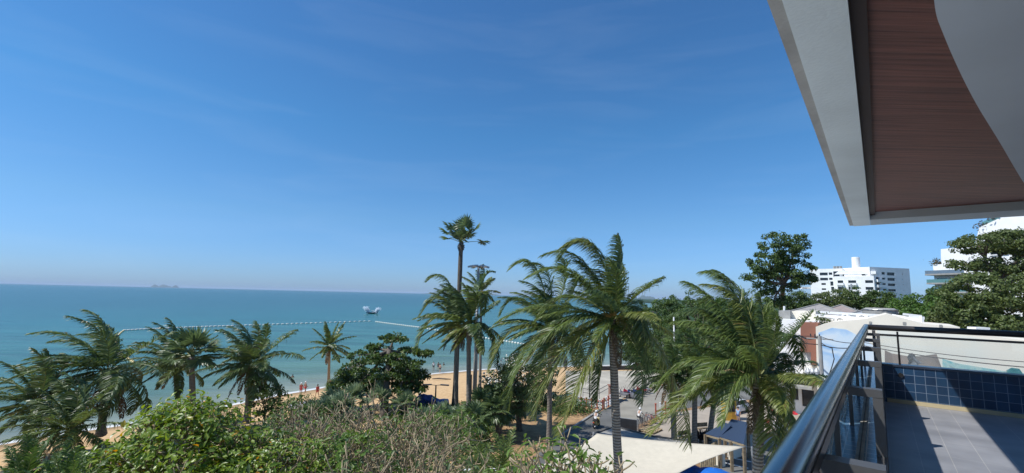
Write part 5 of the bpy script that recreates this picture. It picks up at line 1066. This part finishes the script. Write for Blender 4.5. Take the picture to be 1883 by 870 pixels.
def block(mb,o,ud,nd,wd,dp,z0,z1,front=True,m=0):
    "box behind a facade: sides, back, roof (front left to facade())"
    o=np.asarray(o,float); P=lambda u,d,z:(o[0]+ud[0]*u-nd[0]*d,o[1]+ud[1]*u-nd[1]*d,z)
    v=[P(0,0,z0),P(wd,0,z0),P(wd,dp,z0),P(0,dp,z0),P(0,0,z1),P(wd,0,z1),P(wd,dp,z1),P(0,dp,z1)]
    f=[(1,2,6,5),(2,3,7,6),(3,0,4,7),(4,5,6,7)]+([(0,1,5,4)] if front else []); mb.add(v,f,m)
# --- white apartment block with a cylindrical tank tower
D=190.; base=GZ
def apart():
    L0=aty(1489,495,D+11); R0=aty(1672,495,D-13); zt=L0[2]; ud=nrm((R0-L0)*[1,1,0]); nd=np.array([ud[1],-ud[0],0]); Wd=np.linalg.norm((R0-L0)[:2]); k=D/F; S=lambda x:(x-1489)/(1672-1489)*Wd
    Zp=lambda y: HC+(558-y)*k
    root=empty('apartment_building',(L0[0]+ud[0]*Wd/2,L0[1]+ud[1]*Wd/2,GZ),'white stepped apartment block with a round white tank tower on its roof','building')
    fls=[(501,506.5),(511,516),(521,525.5),(531,535),(541,546),(551,556)]
    # left wing
    mb=MB(); ops=[]
    for i,(a,b) in enumerate(fls):
        z0,z1=Zp(b),Zp(a)
        if i<2: ops+=[(S(1509),S(1525),z0,z1),(S(1527),S(1534),z0+.2,z1)]
        else: ops+=[(S(1511),S(1520),z0+.2,z1)]
    ops+=[(S(1536),S(1548),Zp(510),Zp(499)),(S(1529),S(1535),Zp(526),Zp(518)),(S(1530),S(1536),Zp(536),Zp(528))]
    wl=S(1554); facade(mb,L0*[1,1,0],ud,wl,GZ,zt,ops,.5,nd); block(mb,L0*[1,1,0],ud,nd,wl,16,GZ,zt,False); mb.build('left_wing',M['white'],root)
    for q in ops: window(L0*[1,1,0],ud,nd,q,.5,root)
    # right wing: turned a little away from the sun
    o=L0*[1,1,0]+ud*S(1606)+nd*1.5; R1=aty(1672,495,D-1)*[1,1,0]; u2=nrm(R1-o); n2=np.array([u2[1],-u2[0],0]); w2=np.linalg.norm(R1-o); S2=lambda x:(x-1606)/(1672-1606)*w2
    mb=MB(); ops=[]
    for i,(a,b) in enumerate(fls): ops+=[(S2(1625),S2(1631),Zp(b-1),Zp(a)),(S2(1634),S2(1647),Zp(b),Zp(a)),(S2(1659),S2(1660.5),Zp(b-2.4),Zp(a+1))]
    ops+=[(S2(1612),S2(1621),Zp(b+.3),Zp(a-1)) for a,b in fls[1:]]
    facade(mb,o,u2,w2,GZ,Zp(492.5),ops,.5,n2); block(mb,o,u2,n2,w2,17,GZ,Zp(492.5),False); mb.build('right_wing',M['white'],root)
    for q in ops: window(o,u2,n2,q,.5,root)
    # balcony slabs between the wings
    for i,(a,b) in enumerate(fls[1:]):
        mb=MB(); c=o+u2*S2(1617)+n2*.9; mb.box((c[0],c[1],Zp(b+1.2)),(S2(1624)-S2(1611),1.9,1.0),[u2,n2,np.array([0,0,1.])]); mb.build('balcony',M['white'],root)
    # projecting centre
    o=L0*[1,1,0]+ud*S(1540)+nd*2.5; w=S(1613)-S(1540); S3=lambda x:S(x)-S(1540)
    ops=[]
    for a,b in((516.5,521.5),(528.5,533.5),(541,546)): ops+=[(S3(1546),S3(1557),Zp(b),Zp(a)),(S3(1566),S3(1581),Zp(b),Zp(a)),(S3(1597),S3(1611),Zp(b),Zp(a))]
    mb=MB(); facade(mb,o,ud,w,GZ,Zp(509),ops,.8,nd); block(mb,o,ud,nd,w,9,GZ,Zp(509),False); mb.build('centre_block',M['white'],root)
    for q in ops: window(o,ud,nd,q,.8,root)
    for a in(522.5,534.5):
        for x0,x1 in((1545,1558),(1565,1582)): mb=MB(); c=o+ud*S3((x0+x1)/2)+nd*.5; mb.box((c[0],c[1],Zp(a+1)),(S(x1)-S(x0),1.2,.9),[ud,nd,np.array([0,0,1.])]); mb.build('balcony',M['white'],root)
    o2=L0*[1,1,0]+ud*S(1558)+nd*1; ops=[(S(1590)-S(1558),S(1602)-S(1558),Zp(508),Zp(502))]; w=S(1606)-S(1558); mb=MB(); facade(mb,o2,ud,w,Zp(512),Zp(499),ops,.5,nd); block(mb,o2,ud,nd,w,10,Zp(512),Zp(499),False); mb.build('penthouse',M['white'],root); window(o2,ud,nd,ops[0],.5,root)
    c=L0*[1,1,0]+ud*S(1576.5)-nd*4; r=6.4*k; mb=MB(); mb.tube([(c[0],c[1],Zp(505)),(c[0],c[1],Zp(474)),(c[0],c[1],Zp(472.5))],[r,r,r*.96],28); mb.build('tank_tower',M['white'],root,False)
    mb=MB(); c2=L0*[1,1,0]+ud*S(1572)+nd*1.2
    mb.prism([c2+[0,0,Zp(505)]-ud*6,c2+[0,0,Zp(498)]-ud*4,c2+[0,0,Zp(500.5)]+ud*8,c2+[0,0,Zp(505)]+ud*8],-nd*6); mb.build('sloped_roof',M['white'],root)
    for x in(1537,1543,1549): mb=MB(); c=L0*[1,1,0]+ud*S(x)-nd*2; mb.bar((c[0],c[1],zt),(c[0],c[1],zt+1.1),.7); mb.build('roof_vent',M['concrete'],root)
    for x in(1494,1499): mb=MB(); c=L0*[1,1,0]+ud*(S(x)-3)-nd*4; mb.box((c[0],c[1],Zp(530)),(6,1.6,.9),[ud,nd,np.array([0,0,1.])]); mb.build('balcony',M['white'],root)
apart()
# --- terraced white building at the right edge
def terraced():
    D=120.; k=D/F; hz=564; Zp=lambda y:HC+(hz-y)*k; o=aty(1716,540,D)*[1,1,0]; e=aty(1930,540,D-22)*[1,1,0]; ud=nrm(e-o); nd=np.array([ud[1],-ud[0],0]); wd=np.linalg.norm(e-o); S=lambda x:(x-1716)/(1930-1716)*wd
    root=empty('terraced_building',(o+e)/2+[0,0,GZ],'white terraced building with green glass balconies at the right edge behind the rain tree','building')
    mb=MB(); P=lambda u,z:(o[0]+ud[0]*u,o[1]+ud[1]*u,z)
    prof=[(S(1719),GZ),(S(1721.5),Zp(507)),(S(1721),Zp(490)),(S(1741),Zp(490)),(S(1740),Zp(482)),(S(1742),Zp(463)),(S(1812),Zp(462)),(S(1824),Zp(432)),(S(1864),Zp(420)),(S(1930),Zp(410)),(S(1930),GZ)]
    mb.prism([P(u,z) for u,z in prof],-nd*18); mb.build('wall',M['white'],root)
    for zt,x0,x1 in((508,1717,1800),(524,1719,1800),(540,1720,1800)):
        mb=MB(); c=o+ud*(S((x0+x1)/2))+nd*1.0; mb.box((c[0],c[1],Zp(zt+1.2)),(S(x1)-S(x0),2.6,.38),[ud,nd,np.array([0,0,1.])]); mb.build('balcony_slab',M['concrete'],root)
        mb=MB(); c=o+ud*(S((x0+x1)/2))+nd*2.2; mb.box((c[0],c[1],Zp(zt-2.8)),(S(x1)-S(x0),.03,.95),[ud,nd,np.array([0,0,1.])]); mb.build('balcony_glass',M['glassteal'] if zt>510 else M['steel'],root)
    for x0,x1,y0,y1,m_ in((1756,1768,501,508,'glassteal'),(1798,1818,499,506,'glassteal'),(1728,1752,514,523,'glassteal'),(1755,1790,514,523,'glassteal'),(1730,1752,530,538,'glassteal'),(1756,1790,530,538,'glassteal'),(1840,1872,470,480,'glassdark'),(1840,1872,500,510,'glassdark')):
        mb=MB(); c=o+ud*S((x0+x1)/2)+nd*.06; mb.box((c[0],c[1],Zp((y0+y1)/2)),(S(x1)-S(x0),.1,(y1-y0)*k),[ud,nd,np.array([0,0,1.])]); w=mb.build('window',M[m_],root)
        mb=MB(); hw=(S(x1)-S(x0))/2; K=[c+nd*.08+ud*s*hw+np.array([0,0,z_-c[2]]) for s,z_ in((-1,Zp(y1)),(1,Zp(y1)),(1,Zp(y0)),(-1,Zp(y0)))]
        for a_,b_ in zip(K,K[1:]+K[:1]): mb.bar(a_,b_,.2)
        mb.build('frame',M['white'],w)
    mb=MB(); a=o+ud*S(1830)-nd*.3; b=o+ud*S(1866)-nd*.3; c=o+ud*S(1930)-nd*.3; mb.bar((a[0],a[1],Zp(430)+.5),(b[0],b[1],Zp(420)+.5),.05,1.); mb.bar((b[0],b[1],Zp(418)+.5),(c[0],c[1],Zp(409)+.5),.05,1.); mb.build('terrace_glass',M['glassteal'],root)
    for x,y in((1853,416),(1828,428),(1725,487)):
        rg=np.random.default_rng(x); c=o+ud*S(x)-nd*1+np.array([0,0,Zp(y)]); n=160; P_=c+rg.normal(size=(n,3))*[.9,.6,.5]; mb=MB(); scatter_leaves(mb,P_,rg.normal(size=(n,3))+[0,0,1],.7,.25,rg); mb.build('foliage',leafmat('reddish roof plant',(.1,.06,.04),(.14,.13,.06)),root)
terraced()
# --- mural building beyond the lane
V0=64.
w=lambda x,y,V=V0: onv(x,y,V)
root=empty('mural_building',w(1640,700)*[1,1,0]+[0,0,GZ],'long cream building with a sea mural on its wall beyond the balcony end','building')
top=[(1500,601),(1508,598),(1530,592),(1590,587),(1630,577.5),(1668,588),(1700,596),(1765,601.5),(1766,614),(1830,619),(1990,640)]
P=[w(x,y) for x,y in top]; P=[w(1500,700)*[1,1,0]+[0,0,GZ]]+P+[w(1990,700)*[1,1,0]+[0,0,GZ]]
mb=MB(); mb.prism(P,VV*9); mb.build('wall',M['cream'],root)
def patch(name,pts,m,off,V=V0,par=root):
    mb=MB(); mb.prism([w(x,y,V)-VV*off for x,y in pts],VV*.02); return mb.build(name,m,par)
def paint(name,c1,c2,c3,sc_,det=6,pos=(.35,.5,.65)):
    m,nt,b=newmat(name); N=nt.nodes; tc=N.new('ShaderNodeTexCoord'); n=N.new('ShaderNodeTexNoise'); n.inputs['Scale'].default_value=sc_; n.inputs['Detail'].default_value=det; n.inputs['Distortion'].default_value=1.2; L(nt,tc.outputs['Object'],n.inputs['Vector'])
    r=N.new('ShaderNodeValToRGB'); e=r.color_ramp.elements; e[0].position=pos[0]; e[0].color=(*c1,1); e[1].position=pos[2]; e[1].color=(*c3,1); x=e.new(pos[1]); x.color=(*c2,1); L(nt,n.outputs['Fac'],r.inputs[0]); L(nt,r.outputs[0],b.inputs['Base Color']); b.inputs['Roughness'].default_value=.8; return m
sky_m=paint('painted sky and surf',(.25,.45,.70),(.55,.66,.74),(.70,.71,.69),.22)
patch('mural_sky',[(1506,708),(1505,612),(1530,603),(1556,606),(1588,622),(1612,640),(1612,708)],sky_m,.05)
patch('mural_pale_wash',[(1612,706),(1612,604),(1640,600),(1900,634),(1990,645),(1990,735)],paint('painted pale wash',(.74,.71,.61),(.72,.71,.62),(.68,.71,.63),.12),.04)
patch('mural_rock',[(1627,705),(1627,644),(1640,650),(1670,655),(1690,655),(1722,651),(1733,680),(1738,712)],paint('painted rock',(.20,.185,.17),(.27,.23,.20),(.33,.25,.21),.15),.06)  # grey brown area of the wall, mottled by noise
patch('mural_reef',[(1733,716),(1733,660),(1760,668),(1800,675),(1850,683),(1920,690),(1990,700),(1990,745)],paint('painted reef',(.16,.42,.44),(.42,.57,.53),(.20,.30,.30),.9,8),.06)
patch('mural_turtle',[(1850,681),(1860,676),(1874,678),(1880,686),(1872,694),(1856,694)],paint('painted sea turtle',(.03,.16,.18),(.08,.24,.25),(.15,.3,.28),1.2),.08)
patch('mural_diver',[(1668,676),(1671,664),(1668,657),(1672,650),(1678,649),(1683,654),(1684,660),(1696,668),(1688,669),(1694,680),(1684,674)],paint('painted diver',(.03,.035,.04),(.10,.11,.12),(.3,.33,.36),1.4),.08)
for x0,x1,y0,y1 in((1598,1603,591,595),(1660,1666,592,597),(1727,1733,597,602)):
    patch('vent_slot',[(x0,y1),(x0,y0),(x1,y0+.3),(x1,y1+.3)],M['concrete'],.05)
# white seaward block with the brown tower
root=empty('white_building',w(1460,700,68)*[1,1,0]+[0,0,GZ],'white block with a reddish brown corner panel next to the mural building','building')
a=w(1419,588,68); b=w(1506,590,68); zt=w(1460,588,68)[2]; ud=nrm((b-a)*[1,1,0]); nd=np.array([ud[1],-ud[0],0]); Wd=np.linalg.norm((b-a)[:2]); S=lambda x:(x-1419)/87*Wd; Zp=lambda y:w(1460,y,68)[2]
ops=[(S(1427),S(1440),Zp(735),Zp(712)),(S(1446),S(1462),Zp(735),Zp(712)),(S(1468),S(1490),Zp(745),Zp(714))]
mb=MB(); facade(mb,a*[1,1,0],ud,Wd,GZ,zt,ops,.4,nd); block(mb,a*[1,1,0],ud,nd,Wd,14,GZ,zt,False); mb.build('wall',M['white'],root)
for q in ops: window(a*[1,1,0],ud,nd,q,.4,root)
mb=MB(); c=a*[1,1,0]+ud*S(1460)+nd*.7; mb.box((c[0],c[1],Zp(694)),(S(1500)-S(1419),1.4,.5),[ud,nd,np.array([0,0,1.])]); mb.build('ledge',M['cream'],root)
mb=MB(); c=a*[1,1,0]+ud*S(1455)+nd*1.2; mb.box((c[0],c[1],Zp(706)),(S(1492)-S(1421),2.4,.3),[ud,nd,np.array([0,0,1.])]); mb.build('awning',M['concrete'],root)
P=[w(1472,648,65.5),w(1472,593,65.5),w(1504,594,65.5),w(1504,671,65.5),w(1491,671,65.5),w(1491,648,65.5)]; mb=MB(); mb.prism(P,VV*2.45); mb.build('brown_tower',M['terracotta'],root)
P=[w(1491,705,65.9),w(1491,673,65.9),w(1504,673,65.9),w(1504,705,65.9)]; mb=MB(); mb.prism(P,VV*2.05); mb.build('lower_pier',M['cream'],root)
mb=MB(); ubox_=lambda x0,x1,y0,y1,V,dp: mb.prism([w(x0,y1,V),w(x0,y0,V),w(x1,y0,V),w(x1,y1,V)],VV*dp)
ubox_(1432,1453,571,590,70,4); mb.build('grey_plant_room',M['concrete'],root)
mb=MB(); ubox_(1453,1500,572,592,71,6); mb.build('upper_storey',M['cream'],root)
mb=MB(); ubox_(1424,1432,580,584,69,.6); ubox_(1440,1443,563,573,71,.6); mb.build('roof_stack',M['white'],root)
mb=MB(); ubox_(1502,1540,580,600,71,5); mb.build('recessed_room',mat('grey shaded render',(.34,.33,.32),.8),root)  # recessed room in one even grey
# pergola and hipped roofs
root=empty('pergola_frame',w(1600,590,70),'white steel pergola frame on the flat roof of the mural building','pergola')
mb=MB()
for x0,y0,x1,y1,V in((1500,574,1700,585,74),(1500,580,1620,588,68),(1640,580,1695,590,70),(1660,578,1695,582,78)): mb.bar(w(x0,y0,V),w(x1,y1,V),.28,.32)
for x,y0,y1,V in((1501,574,598,74),(1695,582,594,70),(1560,578,590,72),(1620,581,592,72)): mb.bar(w(x,y0,V),w(x,y1,V),.28)
for x0,y0,x1,y1 in((1560,578,1530,588),(1600,580,1560,590),(1640,582,1600,590)): mb.bar(w(x0,y0,76),w(x1,y1,69),.2)
mb.build('frame',M['white'],root)
def hip(px0,px1,ybase,yapex,V,label,m,dp=9,name='hipped_roof',ridge=0.):
    a=w(px0,ybase,V); b=w(px1,ybase,V); zb=(a[2]+b[2])/2; ap=(a+b)/2+VV*dp/2; za=w((px0+px1)/2,yapex,V+dp/2)[2]; c=b+VV*dp; d=a+VV*dp; r=(b-a)*ridge/2
    root=empty(name,(a[0]*.5+c[0]*.5,a[1]*.5+c[1]*.5,GZ),label,'roof'); q=lambda p,z:(p[0],p[1],z)
    mb=MB(); mb.add([q(a,zb),q(b,zb),q(c,zb),q(d,zb),q(ap-r,za),q(ap+r,za)],[(0,1,5,4),(1,2,5),(2,3,4,5),(3,0,4)]); mb.build('roof_tiles',m,root)
    mb=MB(); 
    for s,t in((a,-r),(b,r),(c,r),(d,-r)): mb.bar(q(s,zb+.05),q(ap+t,za+.05),.25,.15)
    mb.build('ridge_caps',M['concrete'],root)
    mb=MB(); mb.prism([q(p,GZ) for p in(a*.97+c*.03,b*.97+d*.03,c*.97+a*.03,d*.97+b*.03)],(0,0,zb-GZ-.02)); mb.build('wall',M['cream'],root)
hip(1447,1556,576,559.5,84,'grey hipped tile roof behind the white block',M['greyroof'],11)
hip(1500,1590,577,561,88,'brownish hipped tile roof overlapping the grey one',mat('brown tile roof',(.30,.245,.225),.85,var=.15,scale=2),11)
hip(1560,1622,579,570,84,'low pale metal hipped roof left of the round tank',M['pole'],8)
hip(1578,1640,578,567,92,'low white tent like roof behind the round tank',M['white'],8)
hip(1636,1652,576,571,90,'tiny white roof right of the round tank',M['white'],4)
c=w(1618,574,80); root=empty('water_tank',c,'round grey water tank among the low roofs','water tank'); mb=MB(); mb.tube([c-[0,0,8],c-[0,0,.6],c+[0,0,.3],c+[0,0,.55]],[1.9,1.9,1.9,1.5],20); mb.build('tank',M['concrete'],root,False); mb=MB(); mb.ring(c+[0,0,.3],np.array([0,0,1.]),1.92,.07,24,5); mb.build('rim',M['steel'],root)
a=w(1690,600,78); b=w(1748,603.5,78); root=empty('red_roof',(a+b)/2,'low red sheet roof at the right end behind the mural wall','roof'); mb=MB(); mb.prism([a,b,b+VV*4+[0,0,.35],a+VV*4+[0,0,.35]],(0,0,.12)); mb.build('roof_sheet',mat('old red sheet',(.24,.06,.045),.7,var=.25),root); mb=MB(); mb.prism([a*[1,1,0]+[0,0,GZ],b*[1,1,0]+[0,0,GZ],b-[0,0,.02],a-[0,0,.02]],VV*3.9); mb.build('wall',M['cream'],root)
p=w(1800,610,66)+[0,0,.0]; root=empty('roof_tank',p,'small white box tank beyond the balcony end railing','water tank'); mb=MB(); mb.box(p,(1.4,.9,.9)); mb.build('tank',M['white'],root); 
for x,y,V,lb in((1545,590,69,'white air conditioning unit on the flat roof near the left end of the mural wall'),(1585,585,70,'white air conditioning unit on the flat roof behind the middle of the mural wall'),(1660,586,72,'grey roof unit under the pergola frame')):
    p=w(x,y,V); root=empty('air_conditioner',p,lb,'air conditioner'); mb=MB(); mb.box(p,(1.1,.45,.8),[UU,VV,np.array([0,0,1.])]); mb.build('case',M['white'] if x<1650 else M['concrete'],root); mb=MB(); mb.ring(p-VV*.24,VV,.28,.03,16,5); mb.bar(p-VV*.25-UU*.28,p-VV*.25+UU*.28,.03); mb.bar(p-VV*.25-[0,0,.28],p-VV*.25+[0,0,.28],.03); mb.build('fan_grille',M['darksteel'],root); mb=MB(); mb.box(p-[0,0,.9],(1.3,.6,1.0),[UU,VV,np.array([0,0,1.])]); mb.build('plinth',M['concrete'],root)
# rooftop plant
rg=np.random.default_rng(8); c=w(1514,594,69); n=260; root=empty('potted_shrub',c-[0,0,.8],'potted shrub on the roof above the brown panel','plant'); P_=c+rg.normal(size=(n,3))*[.6,.5,.55]; mb=MB(); scatter_leaves(mb,P_,rg.normal(size=(n,3))+[0,0,1],.5,.2,rg); mb.build('foliage',M['treeolive'],root); mb=MB(); mb.tube([c-[0,0,1.4],c-[0,0,.6]],[.3,.4],10); mb.build('pot',M['terracotta'],root)
# ------------------------------------------------------------------ utility poles and wires
def upole(px_,y0,y1,Dv,r,label,m='concrete',V=True,arm=True,kit=False):
    t=w(px_,y0,Dv) if V else aty(px_,y0,Dv); b=np.array([t[0],t[1],GZ]); root=empty('utility_pole',b,label,'utility pole'); mb=MB(); mb.tube([b,(b+t)/2,t],[r*1.2,r,r*.9],8); mb.build('pole',M[m],root)
    if arm: mb=MB(); mb.bar(t-UU*1.2-[0,0,.3],t+UU*1.2-[0,0,.3],.12); mb.build('crossarm',M['concrete'],root)
    if kit:
        for i in range(3):
            c=t-UU*(.8-.4*i)-[0,0,.15]; mb=MB(); mb.tube([c,c+[0,0,.35]],[.07,.05],7); mb.build('insulator',M['darksteel'],root)
        for i in range(3):
            c=w(1486+8*i,690,Dv); mb=MB(); mb.tube([c-[0,0,.5],c+[0,0,.4],c+[0,0,.75]],[.3,.3,.08],9); mb.build('transformer',M['pole'],root)
        mb=MB(); mb.bar(w(1476,698,Dv),w(1512,699,Dv),.2); mb.build('platform',M['concrete'],root)
    return t
t1=upole(1507,618,0,60,.2,'concrete utility pole with transformers in front of the brown panel',kit=True)
upole(1239,583,0,76,.14,'white pole rising from the shore wood behind the palms','white',V=False,arm=False)
upole(1565,522,0,150,.2,'thin pale pole in front of the middle of the apartment block','pole',arm=False); upole(1573,541,0,140,.14,'shorter thin pole just right of the one before the apartment block','pole',arm=False)
upole(1528,546,0,135,.16,'thin pole in front of the left wing of the apartment block','pole',arm=False); upole(1644,553,0,120,.18,'thin pole below the right wing of the apartment block','pole',arm=False)
def wire(name,pts,r,label,sag=.3):
    P=[]
    for a,b in zip(pts[:-1],pts[1:]):
        for t in np.linspace(0,1,14)[:-1]: P.append(np.asarray(a)*(1-t)+np.asarray(b)*t-np.array([0,0,sag*4*t*(1-t)]))
    P.append(np.asarray(pts[-1])); mb=MB(); mb.tube(P,r,5); o=mb.build(name,M['black']); tag(o,label,'cable'); return o
e1=w(1995,672,52); e2=w(1995,683,52)
wire('power_cable',[w(1400,605,66),t1,w(1590,630,57),e1],.035,'upper power cable running along the lane past the mural')
wire('power_cable',[w(1400,611,66),t1-[0,0,.9],w(1590,636,57),e2],.045,'lower power cable running along the lane past the mural')
wire('power_cable',[w(1440,615,64),w(1470,617,62),t1-[0,0,.05]],.09,'thick ribbed cable joining the utility pole from the left')
wire('power_cable',[t1-[0,0,.6],w(1530,640,59),w(1534,660,59.5),w(1524,690,60)],.05,'looped cable hanging right of the utility pole',.1)
# ------------------------------------------------------------------ light, sky, air, camera
SUN=np.array(UU*.447+VV*.62+np.array([0,0,-1.])); SUN/=np.linalg.norm(SUN)
sd=bpy.data.lights.new('sun','SUN'); sd.energy=4.6; sd.angle=math.radians(.53); sd.color=(1,.97,.92)
so=bpy.data.objects.new('sun',sd); COL.objects.link(so); so.rotation_euler=Vector(tuple(SUN)).to_track_quat('-Z','Y').to_euler(); so.location=(-30,0,60)
wd=bpy.data.worlds.new('World'); sc.world=wd; wd.use_nodes=True; nt=wd.node_tree; N=nt.nodes; bg=N['Background']
sk=N.new('ShaderNodeTexSky'); sk.sky_type='NISHITA'; sk.sun_disc=False
sk.sun_elevation=math.asin(-SUN[2]); sk.sun_rotation=math.atan2(-SUN[0],-SUN[1]); sk.altitude=0; sk.air_density=1.0; sk.dust_density=.35; sk.ozone_density=3.0
tcw=N.new('ShaderNodeTexCoord'); sx=N.new('ShaderNodeSeparateXYZ'); L(nt,tcw.outputs['Generated'],sx.inputs[0])
rp_=N.new('ShaderNodeValToRGB'); e=rp_.color_ramp.elements; T=lambda c:(c[0]/1.35,c[1]/1.35,c[2]/1.35,1)
e[0].position=0; e[0].color=T((.475,.735,1.34)); e[1].position=.6; e[1].color=T((.50,.95,1.3)); x=e.new(.15); x.color=T((.57,.90,1.21)); x=e.new(.33); x.color=T((.47,.96,1.27))
L(nt,sx.outputs['Z'],rp_.inputs['Fac']); mu=N.new('ShaderNodeVectorMath'); mu.operation='MULTIPLY'; L(nt,sk.outputs[0],mu.inputs[0]); L(nt,rp_.outputs['Color'],mu.inputs[1])
mpw=N.new('ShaderNodeMapping'); mpw.inputs['Scale'].default_value=(1.6,1.6,11); mpw.inputs['Rotation'].default_value=(.12,.1,.5); L(nt,tcw.outputs['Generated'],mpw.inputs['Vector'])
cn=N.new('ShaderNodeTexNoise'); cn.inputs['Scale'].default_value=1.7; cn.inputs['Detail'].default_value=7; cn.inputs['Roughness'].default_value=.55; cn.inputs['Distortion'].default_value=.6; L(nt,mpw.outputs[0],cn.inputs['Vector'])
cm=N.new('ShaderNodeMapRange'); cm.inputs[1].default_value=.47; cm.inputs[2].default_value=.85; cm.inputs[3].default_value=0; cm.inputs[4].default_value=.05; L(nt,cn.outputs['Fac'],cm.inputs[0])
cx=N.new('ShaderNodeMix'); cx.data_type='RGBA'; L(nt,cm.outputs[0],cx.inputs['Factor']); L(nt,mu.outputs[0],cx.inputs[6]); cx.inputs[7].default_value=(6.2,6.9,7.6,1)
L(nt,cx.outputs[2],bg.inputs[0]); bg.inputs[1].default_value=.135
hz,nth,bh=newmat('air haze'); nth.nodes.remove(bh); pv=nth.nodes.new('ShaderNodeVolumePrincipled'); pv.inputs['Color'].default_value=(.66,.82,1,1); pv.inputs['Density'].default_value=HAZE; L(nth,pv.outputs[0],nth.nodes['Material Output'].inputs['Volume'])
mb=MB(); mb.box((0,30000,65),(140000,80000,146)); ho=mb.build('haze',hz); tag(ho,kind='stuff')
cd=bpy.data.cameras.new('camera'); cam=bpy.data.objects.new('camera',cd); COL.objects.link(cam); sc.camera=cam
cd.sensor_fit='HORIZONTAL'; cd.sensor_width=36; cd.lens=F/W*36; cd.clip_start=.05; cd.clip_end=200000
Rm=Matrix((tuple(CR),tuple(CU),tuple(-fw))).transposed().to_4x4(); Rm.translation=Vector(tuple(CAMP)); cam.matrix_world=Rm
sc.render.engine='CYCLES'; sc.view_settings.view_transform='Standard'; sc.view_settings.look='None'; sc.view_settings.exposure=.15; sc.view_settings.gamma=1
sc.cycles.max_bounces=8; sc.cycles.transparent_max_bounces=16; sc.cycles.use_denoising=True; sc.cycles.sample_clamp_indirect=6
